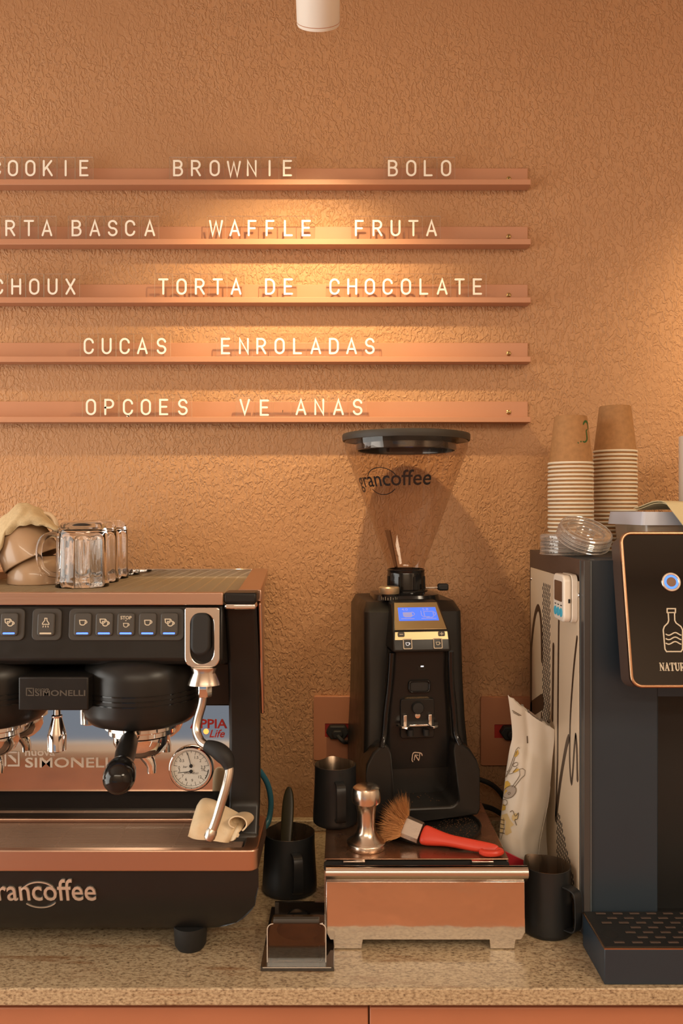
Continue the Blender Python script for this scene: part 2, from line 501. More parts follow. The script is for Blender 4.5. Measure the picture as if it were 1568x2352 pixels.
# base cabinet below the worktop
cb = thing('base_cabinet', 'terracotta lacquered base cabinet under the granite worktop', 'cabinet', (0, 1.4, ZF))
MB().box(-1.8, 1.8, 1.155, WALL - 0.002, ZF, -0.0236).build('body', M_TERRA, cb)
MB().box(-1.8, 1.8, 1.125, 1.155, -0.0335, -0.0236).build('top_rail', M_TERRA, cb, bevel=0.001)
xg = xp(847, 1.13)
for a, b in ((-1.75, xg - 0.6 - 0.001), (xg - 0.6 + 0.001, xg - 0.0012), (xg + 0.0012, xg + 0.6 - 0.001), (xg + 0.6 + 0.001, 1.78)):
    MB().box(a, b, 1.132, 1.154, ZF + 0.1, -0.0415).build('door', M_TERRA, cb, bevel=0.0015)

# ------------------------------------------------------------------ sign rails
RAILS = [  # lip top, lip bottom, plate top (pixels at the right-hand end), name
    (411.3, 424.3, 386), (548.3, 561.5, 520), (682.3, 695.3, 653), (818.5, 831.3, 787), (957.3, 969.7, 922)]
ORD = ['topmost', 'second', 'third', 'fourth', 'lowest']
ROWTXT = ['COOKIE, BROWNIE and BOLO', 'BASCA, WAFFLE and FRUTA', 'CHOUX, TORTA DE CHOCOLATE', 'CUCAS ENROLADAS', 'the lowest line of letters']
DL = WALL - 0.031     # front of the lip
RX1 = xp(1219, DL); RX0 = -0.98
M_SCREW = mat('brass_screw', (0.55, 0.38, 0.16), 0.3, 1.0)
rail_floor = []
for i, (lt, lb, pt) in enumerate(RAILS):
    zt, zb, zpl = zp(lt, DL), zp(lb, DL), zp(pt, WALL - 0.004)
    r = thing('sign_rail', ('%s of the five terracotta letter rails, holding %s' % (ORD[i], ROWTXT[i])), 'sign rail',
              (-0.3, WALL, zb), 'terracotta letter rails on the wall')
    # J-shaped profile in (depth from wall, z)
    prof = [(0.0005, zb), (0.031, zb), (0.031, zt), (0.0285, zt), (0.0285, zb + 0.0025), (0.0035, zb + 0.0025), (0.0035, zpl), (0.0005, zpl)]
    m = MB()
    m.prism(prof, (RX0, WALL, 0), (0, -1, 0), (0, 0, 1), (1, 0, 0), 0, RX1 - RX0)
    m.build('channel', M_RAIL, r, bevel=0.0008)
    sx = xp(1168, WALL - 0.004); szp = zp((410.5, 543, 678, 812, 947)[i], WALL - 0.004)
    m = MB(); m.M = Matrix.Translation((sx, WALL - 0.0036, szp)) @ Matrix.Rotation(PI / 2, 4, 'X')
    m.lathe([(0.0, 0.0), (0.0048, 0.0), (0.0048, 0.0008), (0.003, 0.0022), (0.0, 0.0024)], seg=16)
    sc = m.build('screw', M_SCREW, r)
    m = MB()
    for a in (0.5, 0.5 + PI / 2):
        m.stroke([(-0.0022 * math.cos(a), -0.0022 * math.sin(a)), (0.0022 * math.cos(a), 0.0022 * math.sin(a))], 0.0009,
                 (sx, WALL - 0.0036, szp), (1, 0, 0), (0, 0, 1), (0, -1, 0), 0.0018, 0.0026)
    m.build('screw_slot', M_RUBBER, sc)
    rail_floor.append(zb + 0.0025)

# stroke alphabet, cap height 1
def stad(a0, a1, w=0.60, n=6):
    """part of a stadium outline, angles in quarter order: 0 right-mid .. going counter-clockwise"""
    rx = w / 2; ry = 0.30; pts = []
    top = arc(rx, 1 - ry, rx, ry, 0, 180, 2 * n); bot = arc(rx, ry, rx, ry, 180, 360, 2 * n)
    return top + bot
O_ = stad(0, 1)
GL = {
    'A': [[(0, 0), (.32, 1), (.64, 0)], [(.12, .30), (.52, .30)]],
    'B': [[(0, 0), (0, 1), (.30, 1)] + arc(.30, .765, .24, .235, 90, -90, 8) + [(0, .53)],
          [(0, .53), (.32, .53)] + arc(.32, .265, .26, .265, 90, -90, 8) + [(0, 0), (0, .02)]],
    'C': [arc(.3, .70, .3, .30, 8, 180, 10) + arc(.3, .30, .3, .30, 180, 352, 10)],
    'D': [[(0, .02), (0, 1), (.24, 1)] + arc(.24, .66, .34, .34, 90, 0, 6) + arc(.24, .34, .34, .34, 0, -90, 6) + [(0, 0)]],
    'E': [[(.52, 1), (0, 1), (0, 0), (.52, 0)], [(0, .52), (.45, .52)]],
    'F': [[(.50, 1), (0, 1), (0, 0)], [(0, .49), (.43, .49)]],
    'H': [[(0, 0), (0, 1)], [(.58, 0), (.58, 1)], [(0, .52), (.58, .52)]],
    'I': [[(0, 0), (0, 1)]],
    'K': [[(0, 0), (0, 1)], [(.54, 1), (.02, .36)], [(.20, .58), (.58, 0)]],
    'L': [[(0, 1), (0, 0), (.50, 0)]],
    'N': [[(0, 0), (0, 1), (.58, 0), (.58, 1)]],
    'O': [O_],
    'P': [[(0, 0), (0, 1), (.30, 1)] + arc(.30, .73, .27, .27, 90, -90, 8) + [(0, .46)]],
    'R': [[(0, 0), (0, 1), (.30, 1)] + arc(.30, .74, .26, .26, 90, -90, 8) + [(0, .48)], [(.28, .48), (.58, 0)]],
    'S': [arc(.28, .745, .27, .255, 12, 262, 12) + arc(.28, .25, .28, .25, 82, -168, 12)],
    'T': [[(0, 1), (.60, 1)], [(.30, 1), (.30, 0)]],
    'U': [[(0, 1), (0, .30)] + arc(.29, .29, .29, .29, 180, 360, 10) + [(.58, 1)]],
    'V': [[(0, 1), (.31, 0), (.62, 1)]],
    'W': [[(0, 1), (.20, 0), (.44, .95), (.68, 0), (.88, 1)]],
    'X': [[(0, 0), (.58, 1)], [(0, 1), (.58, 0)]],
}
GL['Ç'] = GL['C'] + [[(.30, -.02), (.30, -.08)] + arc(.27, -.13, .07, .06, 70, -120, 6)]
WORDS = [
    ('COOKIE', 0, [-9, 30, 70, 110, 151, 193]), ('BROWNIE', 0, [409, 450, 493, 537, 578, 619, 660]), ('BOLO', 0, [902, 944, 983, 1024]),
    ('RTA', 1, [24, 66.5, 108]), ('BASCA', 1, [176, 218, 259, 299, 344]), ('WAFFLE', 1, [496, 539, 579, 620, 662, 703]), ('FRUTA', 1, [825, 866.5, 908, 949, 990.6]),
    ('CHOUX', 2, [-4, 37.5, 79, 121, 162]), ('TORTA', 2, [375, 417, 459, 500, 542]), ('DE', 2, [620, 662]), ('CHOCOLATE', 2, [768, 808.6, 849, 890, 932, 973, 1015, 1055, 1096]),
    ('CUCAS', 3, [204, 245, 286.5, 327, 371]), ('ENROLADAS', 3, [518, 560, 600, 642, 683, 725, 766.5, 807, 849]),
    ('OPÇOES', 4, [209, 251, 294, 335, 376, 420]), ('VE', 4, [562, 607]), (' ', 4, [649]), ('ANAS', 4, [691, 733, 777, 821])]
CAPS = [(368, 405.5), (505, 543.2), (639, 677.5), (776, 814), (915.5, 954)]
TILETOP = [360.5, 496, 629, 766.5, 906]
DT = WALL - 0.0245   # front face of the tiles
tile_mesh = {}; letter_mesh = {}
ROWNAME = ['top rail', 'second rail', 'third rail', 'fourth rail', 'lowest rail']
NUMW = ['first', 'second', 'third', 'fourth']
for wtxt, row, cs in WORDS:
    seen = {}
    for ch, cx in zip(wtxt, cs):
        zf = rail_floor[row]; th = zp(TILETOP[row], DT) - zf
        seen[ch] = seen.get(ch, 0) + 1
        which = '' if wtxt.count(ch) == 1 else NUMW[seen[ch] - 1] + ' '
        wname = wtxt if len(wtxt) > 1 else ''
        if ch == ' ':
            lab = 'blank clear acrylic tile between E and A on the lowest rail'
        else:
            lab = 'clear tile with white letter %s, %s%s of %s on the %s' % (ch, which, ch, wname, ROWNAME[row])
        t = thing('letter_tile', lab, 'letter tile', (xp(cx, DT), DT + 0.0015, zf), 'clear letter tiles on the rails')
        if row not in tile_mesh:
            w = 0.0352
            m = MB()
            p = [(-w / 2, -.0015, .0001), (w / 2, -.0015, .0001), (w / 2, .0015, .0001), (-w / 2, .0015, .0001),
                 (-w / 2, -.0015, th), (w / 2, -.0015, th), (w / 2, .0015, th), (-w / 2, .0015, th)]
            m.k = 0; m.add(p, [(0, 1, 5, 4), (2, 3, 7, 6)])
            m.k = 1; m.add(p, [(3, 2, 1, 0), (4, 5, 6, 7), (1, 2, 6, 5), (3, 0, 4, 7)])
            me = m.mesh('acrylic_plate', (0, 0, 0), 35, True)
            me.materials.append(M_TILE); me.materials.append(M_TILE_EDGE)
            tile_mesh[row] = me
        o = bpy.data.objects.new('acrylic_plate', tile_mesh[row]); COL.objects.link(o); o.parent = t
        if ch != ' ':
            if ch not in letter_mesh:
                h = (38.0 - 5.0) * DT / F
                xs = [a for pl in GL[ch] for a, b in pl]
                mid = (min(xs) + max(xs)) / 2
                m = MB()
                for kk, pl in enumerate(GL[ch]):
                    closed = ch == 'O'
                    m.stroke([((a - mid) * h * 0.96, b * h) for a, b in pl], 0.0039, (0, 0, 0), (1, 0, 0), (0, 0, 1), (0, -1, 0), 0.0016, 0.0024 - 0.00012 * kk, closed)
                me = m.mesh('white_letter', (0, 0, 0), 35, True); me.materials.append(M_LETTER)
                letter_mesh[ch] = me
            o = bpy.data.objects.new('white_letter', letter_mesh[ch]); COL.objects.link(o); o.parent = t
            drop = 2.0 if (wtxt == 'BROWNIE' and ch == 'W') else 0.0
            drop = 1.5 if wtxt == 'VE' and ch == 'E' else drop
            o.location = (0, 0, zp(CAPS[row][1] - 2.5 + drop, DT) - zf)
        else:
            m = MB().stroke([(0, 0), (0.0002, 0.004)], 0.0012, t.location + Vector((0, 0, 0.018)), (1, 0, 0), (0, 0, 1), (0, -1, 0), 0.0016, 0.002)
            m.build('speck', M_RUBBER, t)

# ------------------------------------------------------------------ spotlights over the sign
M_LAMPIN = mat('lamp_reflector', (0.75, 0.70, 0.62), 0.3)
M_BULB = mat('warm_bulb', (1, 0.8, 0.5), 0.4, emit=(1.0, 0.72, 0.40), es=8.0)
def spot_lamp(x, label, power, aim_x, tilt=47.5, size=112, beam=12.0):
    em = Vector((x, WALL - 0.345, HC + 0.828))
    T = math.radians(tilt)
    dz = -math.cos(T); dy = math.sin(T)
    a = Vector((0, dy, dz)).normalized()
    q = Vector((0, 0, -1)).rotation_difference(a)
    R = q.to_matrix().to_4x4()
    t = thing('spot_lamp', label, 'lamp', em + a * 0.0)
    m = MB(); m.M = Matrix.Translation(em) @ R     # local -z is the beam direction
    r = 0.0352
    m.lathe([(0, 0.10), (r - 0.004, 0.10), (r, 0.096), (r, -0.0405), (r - 0.001, -0.043), (r - 0.0022, -0.043), (r - 0.0028, -0.038), (r - 0.0028, 0.012), (0.0, 0.012)], seg=48)
    m.build('housing', M_WHITE, t)
    m = MB(); m.M = Matrix.Translation(em) @ R
    m.lathe([(r + 0.0001, -0.0370), (r + 0.0004, -0.0375), (r + 0.0001, -0.0380)], seg=48)
    m.build('bezel_groove', M_RAIL, t)
    m = MB(); m.M = Matrix.Translation(em) @ R
    m.lathe([(0.0, 0.004), (0.021, 0.004), (0.021, 0.011), (0, 0.011)], seg=32)
    m.build('bulb', M_BULB, t)
    back = em - a * 0.06
    MB().tube([back + Vector((0, 0, 0.02)), Vector((back.x, back.y, ZC))], 0.006, 12).build('stem', M_WHITE, t)
    MB().lathe([(0, ZC - 0.025), (0.04, ZC - 0.025), (0.04, ZC - 0.0005), (0, ZC - 0.0005)], (back.x, back.y, 0), 32).build('ceiling_mount', M_WHITE, t)
    d = bpy.data.lights.new('spot_light', 'SPOT')
    d.energy = power; d.color = LAMP_COLOR; d.spot_size = math.radians(size); d.spot_blend = 1.0; d.shadow_soft_size = 0.016
    o = bpy.data.objects.new('spot_light', d); COL.objects.link(o)
    B_ = math.radians(beam)
    o.parent = t; o.rotation_euler = Vector((0, 0, -1)).rotation_difference(Vector((aim_x, math.sin(B_), -math.cos(B_)))).to_euler()
    return t
spot_lamp(-0.038, 'white cylindrical spotlight hanging at the top, aimed at the sign', LAMP_POWER, -0.13)
spot_lamp(1.02, 'white cylindrical spotlight above the water dispenser, out to the right', LAMP_POWER * 1.0, -0.15)
spot_lamp(-1.08, 'white cylindrical spotlight above the coffee machine, out to the left', LAMP_POWER * 0.6, 0.0)

# ------------------------------------------------------------------ wall sockets and plugs
M_SOCKRED = mat('red_socket', (0.36, 0.025, 0.018), 0.4)
M_SOCKET = mat('terracotta_plate', (0.44, 0.185, 0.095), 0.35)
def socket(px0, py0, w, hgt, mpx, mpy, label):
    x0 = xp(px0, WALL - 0.012); z1 = zp(py0, WALL - 0.012); z0 = z1 - hgt
    t = thing('socket_plate', label, 'socket', (x0 + w / 2, WALL, z0))
    cx, cz = xp(mpx, WALL - 0.012), zp(mpy, WALL - 0.012)
    mw, mh = 0.052, 0.0275
    zm = (z0 + z1) / 2; xm = x0 + w / 2
    m = MB().frame(rrect(w, hgt, 0.003, 2), rrect(mw, mh, 0.0008, 2, cx - xm, cz - zm), (xm, WALL, zm), (1, 0, 0), (0, 0, 1), (0, -1, 0), 0.0003, 0.012)
    m.build('plate', M_SOCKET, t, bevel=0.0012)
    MB().box(cx - mw / 2, cx + mw / 2, WALL - 0.0085, WALL - 0.0005, cz - mh / 2, cz + mh / 2).build('socket_module', M_SOCKRED, t)
    return cx, cz
c1 = socket(720, 1600, 0.128, 0.1275, 776, 1678, 'terracotta wall plate with red socket left of the grinder')
c2 = socket(1104, 1602, 0.128, 0.1365, 1165, 1680, 'terracotta wall plate with red socket behind the coffee bag')
def plug(c, dx, path, label):
    cx, cz = c
    t = thing('power_plug', label, 'plug', (cx + dx, WALL - 0.0085, cz))
    hexo = [(-0.023, 0), (-0.015, 0.0125), (0.015, 0.0125), (0.023, 0), (0.013, -0.0135), (-0.013, -0.0135)]
    m = MB()
    m.prism(hexo, (cx + dx, WALL - 0.009, cz), (1, 0, 0), (0, 0, 1), (0, -1, 0), 0, 0.02)
    m.prism([(a * 0.5, b * 0.6) for a, b in hexo], (cx + dx, WALL - 0.029, cz - 0.001), (1, 0, 0), (0, 0, 1), (0, -1, 0), 0, 0.012)
    m.build('plug_body', M_RUBBER, t, bevel=0.002)
    MB().tube(smooth_path(path), 0.0042, 10).build('cord', M_RUBBER, t)
e = Vector((c1[0] - 0.001, WALL - 0.041, c1[1] - 0.003))
plug(c1, -0.001, [e, e + Vector((0.012, -0.006, -0.010)), W(800, 1705, 1.65), W(815, 1718, 1.66), Vector((0.06, 1.655, 0.10)), Vector((0.075, 1.653, 0.004))], 'black plug in the red socket left of the grinder')
e = Vector((c2[0] + 0.006, WALL - 0.041, c2[1] - 0.003))
plug(c2, 0.006, [e, e + Vector((0.008, -0.012, -0.02)), e + Vector((0.012, -0.016, -0.08)), Vector((e.x + 0.01, 1.63, 0.005))], 'black plug in the red socket behind the coffee bag')

# ------------------------------------------------------------------ espresso machine
EX = -0.408
em = thing('espresso_machine', 'black two-group espresso machine with steel trim and drip tray', 'coffee machine', (EX, 1.40, 0))
HW = 0.292
# black lower shell with rounded lower corners
def shell_outline(hw, z0, z1, rc):
    pts = [(hw, z1), (-hw, z1)]
    pts += arc(-hw + rc, z0 + rc, rc, rc, 180, 270, 8) + arc(hw - rc, z0 + rc, rc, rc, 270, 360, 8)
    return pts
m = MB()
sec = []
for y, hw, z0, rc in ((1.172, 0.278, 0.050, 0.060), (1.160, 0.287, 0.060, 0.07), (1.1545, 0.2905, 0.075, 0.062)):
    pass
NZ = 12
def front_y(t):  # 0 at the bottom .. 1 at the top
    return 1.156 + 0.045 * (1 - t) ** 2.2
out = shell_outline(HW - 0.002, 0.034, 0.137, 0.078)
# build as rows of the outline: front loop follows the curved front
vs = []
for (a, b) in out:
    t = (b - 0.034) / (0.137 - 0.034); vs.append((EX + a, front_y(t), b))
for (a, b) in out: vs.append((EX + a * 0.855, 1.62, b))
k = len(out)
fs = [(i, (i + 1) % k, k + (i + 1) % k, k + i) for i in range(k)] + [tuple(range(2 * k - 1, k - 1, -1))]
m.add(vs, fs)
# curved front as a grid between left and right outline halves
left = [p for p in out if p[0] < 0]; right = [p for p in out if p[0] > 0]
left = sorted(left, key=lambda p: -p[1]); right = sorted(right, key=lambda p: -p[1])
for i in range(len(left) - 1):
    q = []
    for (a, b) in (left[i + 1], right[i + 1], right[i], left[i]):
        t = (b - 0.034) / (0.137 - 0.034); q.append((EX + a, front_y(t), b))
    m.add(q, [(0, 1, 2, 3)])
shell = m.build('lower_shell', M_BLACK_SATIN, em, bevel=0.006, seg=3, ang=50)
# grancoffee emblem on the shell
M_EMBL = mat('raised_steel_lettering', (0.62, 0.54, 0.45), 0.35, 0.6)
m = MB()
def on_shell(x, z, lift):
    t = (z - 0.034) / (0.137 - 0.034)
    return (x, front_y(t) - lift, z)
vs, fs = text_geo('grancoffee', 0.060, 0.0015, 0.0004, 'LEFT')
tw = max(p.x for p in vs); tx0, tx1 = xp(-33, 1.162), xp(222, 1.162); tz = zp(2067, 1.162)
m.add([on_shell(tx0 + (tx1 - tx0) * p.x / tw, tz + p.y * 0.78, p.z + 0.0012) for p in vs], fs)
cxx, czz = xp(92, 1.162), zp(2055, 1.162)
for a0, a1 in ((42, 140), (222, 322)):
    mm = MB().stroke(arc(cxx, czz, 0.0262, 0.0205, a0, a1, 14), 0.0016, (0, 0, 0), (1, 0, 0), (0, 0, 1), (0, -1, 0), -0.0005, 0.0022)
    m.add([on_shell(x, z, -y) for x, y, z in mm.v], mm.f)
m.build('grancoffee_emblem', M_EMBL, shell)
for sx in (-1, 1):
    for y in (1.212, 1.56):
        m = MB().lathe([(0, 0), (0.019, 0), (0.0228, 0.006), (0.0245, 0.034), (0.0, 0.034)], (EX + sx * 0.187 + (0.0), y, 0.0002), 32)
        m.build('foot', M_RUBBER, em)
# drip tray with wide rim
YB = 1.275
m = MB()
zo, zi = 0.1372, 0.1665
outer = rrect(2 * HW, 0.135, 0.012, 4, EX, 1.150 + 0.0675); inner = rrect(2 * HW - 0.044, 0.108, 0.006, 4, EX, 1.160 + 0.055)
m.frame(outer, inner, (0, 0, 0), (1, 0, 0), (0, 1, 0), (0, 0, 1), zo, zi)
m.prism(rrect(2 * HW - 0.042, 0.110, 0.006, 4, EX, 1.160 + 0.055), (0, 0, 0), (1, 0, 0), (0, 1, 0), (0, 0, 1), zo + 0.001, zo + 0.006)
tray = m.build('drip_tray', M_COPPER, em, bevel=0.0022, seg=3)
M_GRILLE = mat('grille_steel', (0.34, 0.22, 0.155), 0.45, 0.35)
m = MB()
nb = 27
for i in range(nb):
    y = 1.1645 + 0.101 * i / (nb - 1)
    m.box(EX - HW + 0.026, EX + HW - 0.026, y - 0.0011, y + 0.0011, 0.1575, 0.1605)
for i in range(7):
    x = EX - HW + 0.04 + (2 * HW - 0.08) * i / 6
    m.box(x - 0.001, x + 0.001, 1.163, 1.267, 0.1565, 0.1604)
m.build('grille', M_GRILLE, tray)
# dark strip, backsplash mirror
BXR = 0.2415
lp = MB().box(EX - BXR, EX + BXR, 1.281, 1.35, 0.137, 0.206).build('lower_panel', M_BLACK_GLOSS, em)
MB().box(EX - BXR, EX + BXR, 1.2765, 1.281, 0.1725, 0.1762).build('chrome_strip', M_CHROME, lp)
bp = MB().box(EX - BXR, EX + BXR, 1.276, 1.30, 0.2055, 0.40).build('backsplash', M_MIRROR, em, bevel=0.001)
M_NLOGO = M_EMBOSS
def nlogo(mb, o, s, n_d=(0.0, 0.001), w=0.1):
    """square N emblem: frame open at one corner, with a slanted bar"""
    fr = [((0, 0), (0, 1), (0.82, 1)), ((1, 1), (1, 0), (0.22, 0))]
    for pl in fr: mb.stroke([(a * s, b * s) for a, b in pl], w * s, o, (1, 0, 0), (0, 0, 1), (0, -1, 0), *n_d)
    mb.prism([(0.18 * s, 0.80 * s), (0.80 * s, 0.17 * s), (0.80 * s, 0.42 * s), (0.42 * s, 0.80 * s)][::-1], o, (1, 0, 0), (0, 0, 1), (0, -1, 0), *n_d)
DB = 1.276
m = MB()
nlogo(m, (xp(13, DB), DB, zp(1758, DB)), 0.0205, (0.0, 0.0012), 0.12)
put_text(m, 'nuova', 0.0155, (xp(57, DB), DB, zp(1735, DB)), (1, 0, 0), (0, 0, 1), (0, -1, 0), 0.0009, 0.0003, 'LEFT', sx=1.25, lift=0.0004)
put_text(m, 'SIMONELLI', 0.0215, (xp(57, DB), DB, zp(1762, DB)), (1, 0, 0), (0, 0, 1), (0, -1, 0), 0.0009, 0.0002, 'LEFT', sx=1.40, lift=0.0004)
m.build('embossed_logo', M_EMBOSS, bp)
m = MB()
put_text(m, 'APPIA', 0.0195, (xp(479, DB), DB, zp(1672, DB)), (1, 0, 0), (0, 0, 1), (0, -1, 0), 0.0007, 0.0004, 'CENTER', sx=1.10, lift=0.0004)
put_text(m, 'Life', 0.0165, (xp(497, DB), DB, zp(1693, DB)), (1, 0, 0), (0, 0, 1), (0, -1, 0), 0.0007, 0.0002, 'CENTER', lift=0.0004, shear=0.3)
m.build('red_model_name', M_RED, bp)
m = MB().ball((xp(473, DB), DB, zp(1680, DB)), 0.0042, 16, 8, (1, 0.6, 1)); m.build('indicator_light', M_ORANGE_LED, bp)
# pressure gauge
M_DIAL = mat('gauge_dial', (0.62, 0.60, 0.55), 0.5)
gc = W(440, 1763, DB)
m = MB(); m.M = Matrix.Translation(gc) @ Matrix.Rotation(PI / 2, 4, 'X')
m.lathe([(0.0345, 0.0), (0.0345, 0.006), (0.0325, 0.009), (0.0300, 0.009), (0.0288, 0.0055), (0.0288, 0.0)], seg=56)
ga = m.build('gauge', M_CHROME, em)
m = MB(); m.M = Matrix.Translation(gc) @ Matrix.Rotation(PI / 2, 4, 'X')
m.lathe([(0, 0.0045), (0.0290, 0.0045)], seg=48); m.f = [list(reversed(q)) for q in m.f]
m.build('dial', M_DIAL, ga)
m = MB()
o = gc + Vector((0, -0.0046, 0)); UVN = ((1, 0, 0), (0, 0, 1), (0, -1, 0))
for i in range(11):
    a = math.radians(170 - 160 * i / 10); a2 = math.radians(190 + 160 * i / 10)
    L = 0.0055 if i % 2 == 0 else 0.003
    for aa in (a, a2):
        m.stroke([((0.027 - L) * math.cos(aa), (0.027 - L) * math.sin(aa)), (0.027 * math.cos(aa), 0.027 * math.sin(aa))], 0.0005, o, *UVN, 0, 0.0002)
m.stroke(arc(0, 0, 0.027, 0.027, 172, 8, 24), 0.0004, o, *UVN, 0, 0.0002)
m.stroke(arc(0, 0, 0.027, 0.027, 188, 325, 24), 0.0004, o, *UVN, 0, 0.0002)
m.stroke(arc(0, 0, 0.0265, 0.0265, 325, 355, 10), 0.0014, o, *UVN, 0, 0.0002)
for s, a, r in (('0', 176, .0185), ('0.5', 140, .0185), ('1.5', 65, .0185), ('2', 40, .0185), ('2.5', 6, .0185), ('3', 190, .0185), ('7', 222, .0175),
                ('6', 245, .0185), ('9', 275, .0185), ('12', 315, .0185), ('16', 354, .0185)):
    put_text(m, s, 0.0062, o + Vector((r * math.cos(math.radians(a)), 0, r * math.sin(math.radians(a)) - 0.002)), *UVN, 0.0001, 0, 'CENTER')
put_text(m, 'bar', 0.0052, o + Vector((-0.0095, 0, 0.001)), *UVN, 0.0001, 0, 'CENTER', shear=0.3)
put_text(m, 'SIMONELLI', 0.0042, o + Vector((0, 0, -0.0085)), *UVN, 0.0001, 0, 'CENTER', sx=1.1)
m.build('dial_print', M_RUBBER, ga)
m = MB()
for z0, ang, Ln in ((0.0042, 105, 0.021), (-0.0042, 187, 0.020)):
    a = math.radians(ang)
    m.stroke([(-0.003 * math.cos(a), z0 - 0.003 * math.sin(a)), (Ln * math.cos(a), z0 + Ln * math.sin(a))], 0.0008, o, *UVN, 0.0006, 0.001)
    m.prism([(x, y + z0) for x, y in arc(0, 0, 0.0026, 0.0026, 0, 345, 23)], o, *UVN, 0.0004, 0.0018)
m.build('needles', M_RUBBER, ga)
# side columns, upper body
XC0 = xp(535, 1.276)   # inner face of the column
XO = EX + HW
for s in (1, -1):
    def X(a): return EX + s * (a - EX)
    prof = [(1.2, 0.168), (1.225, 0.205), (1.228, 0.30), (1.218, 0.40), (1.175, 0.506), (1.60, 0.506), (1.60, 0.14), (1.2, 0.14)]
    m = MB()
    a, b = XC0, XO - 0.005
    vs = [(X(a), y, z) for y, z in prof] + [(X(b if y < 1.4 else b - 0.035), y, z) for y, z in prof]
    n = len(prof)
    fs = [(i, (i + 1) % n, n + (i + 1) % n, n + i) for i in range(n)] + [tuple(range(n - 1, -1, -1)), tuple(range(n, 2 * n))]
    if s > 0: fs = [tuple(reversed(q)) for q in fs]
    m.add(vs, fs)
    col = m.build('side_column', M_BLACK_SATIN, em, bevel=0.012, seg=4)
    # warm reflecting side panel
    m = MB()
    pr = [(1.19, 0.506), (1.62, 0.506), (1.62, 0.36), (1.235, 0.335), (1.22, 0.40)]
    vs = [(X(XO - 0.0045 - (0.036 if y > 1.4 else 0)), y, z) for y, z in pr] + [(X(XO + 0.001 - (0.036 if y > 1.4 else 0)), y, z) for y, z in pr]
    n = len(pr)
    fs = [(i, (i + 1) % n, n + (i + 1) % n, n + i) for i in range(n)] + [tuple(range(n - 1, -1, -1)), tuple(range(n, 2 * n))]
    if s < 0: fs = [tuple(reversed(q)) for q in fs]
    m.add(vs, fs); m.build('side_panel', M_COPPER, col, bevel=0.002)
    m = MB().box(min(X(XC0), X(XO - 0.006)), max(X(XC0), X(XO - 0.006)), 1.196, 1.24, 0.1405, 0.170)
    m.build('column_foot', M_GREYPANEL, col, bevel=0.004)
    m = MB().box(min(X(XC0 + 0.003), X(XO - 0.004)), max(X(XC0 + 0.003), X(XO - 0.004)), 1.1585, 1.19, 0.500, 0.509)
    m.build('corner_cap', M_CHROME, col, bevel=0.003)
    MB().box(min(X(XC0 + 0.002), X(XO - 0.003)), max(X(XC0 + 0.002), X(XO - 0.003)), 1.157, 1.20, 0.5092, 0.524).build('corner_block', M_BLACK, col, bevel=0.003)
# front panel: slanted face with step below
m = MB()
pr = [(1.166, 0.5065), (1.158, 0.43), (1.166, 0.422), (1.235, 0.412), (1.245, 0.345), (1.30, 0.345), (1.58, 0.345), (1.58, 0.5065)]
m.prism([(y, z) for y, z in pr], (EX - BXR, 0, 0), (0, 1, 0), (0, 0, 1), (1, 0, 0), 0, 2 * BXR)
ub = m.build('upper_body', M_BLACK_SATIN, em, bevel=0.003)
# buttons
def cup_icon(mb, o, s, uvn, double=False):
    U, V, N_ = uvn
    def cup(dx, dy, k=1.0):
        body = [(-.36, .28), (-.30, -.18), (-.12, -.30), (.14, -.30), (.30, -.18), (.36, .28)]
        mb.stroke([(dx + a * s * k, dy + b * s * k) for a, b in body], 0.10 * s, o, U, V, N_, 0, 0.0003, True)
        mb.stroke([(dx + a * s * k, dy + b * s * k) for a, b in arc(.36, .06, .18, .16, 90, -90, 6)], 0.10 * s, o, U, V, N_, 0, 0.0003)
    if double:
        cup(-0.18 * s, 0.16 * s, 0.8); cup(0.12 * s, -0.12 * s, 0.85)
    else: cup(0, 0)
SL = Vector((0, 0.008, 0.0765)).normalized()       # up along the slanted face
NL = Vector((0, -0.0765, 0.008)).normalized()
def face_pt(px, py):
    z = zp(py, 1.162); t = (z - 0.43) / 0.0765
    return Vector((xp(px, 1.162), 1.158 + 0.008 * t, z))
UVS = ((1, 0, 0), tuple(SL), tuple(NL))
def button(panel, c, icon):
    m = MB().prism(rrect(0.0248, 0.0325, 0.0045, 4), c, *UVS, 0.002, 0.0062)
    b = m.build('button', M_GREYBTN, panel, bevel=0.0018, seg=3)
    m = MB(); o = c + NL * 0.0063 + SL * 0.0025
    if icon == 'one': cup_icon(m, o, 0.0115, UVS)
    elif icon == 'two': cup_icon(m, o, 0.0125, UVS, True)
    elif icon == 'stop':
        put_text(m, 'STOP', 0.0065, o + SL * 0.0045, *UVS, 0.0001, 0.0001, 'CENTER')
        m.prism([(-0.0012, 0.0032), (0, 0.0018), (0.0012, 0.0032)], o, *UVS, 0, 0.0003)
        cup_icon(m, o - SL * 0.0035, 0.009, UVS)
    else:
        m.stroke([(-.0015, .006), (-.0015, .003), (-.0045, -.001), (-.0045, -.0025), (.0045, -.0025), (.0045, -.001), (.0015, .003), (.0015, .006)], 0.0011, o, *UVS, 0, .0003, True)
        for q in (-1, 0, 1): m.stroke([(q * .0032, -.0048), (q * .0036, -.0062)], 0.0012, o, *UVS, 0, .0003)
    m.build('icon', M_ICON, b)
    m = MB().prism(rrect(0.0165, 0.0022, 0.001, 3), c - SL * 0.0125, *UVS, 0.006, 0.0066)
    m.build('light_bar', M_ICON if icon == 'tap' else M_BLUE_LED, b)
yc = 1434
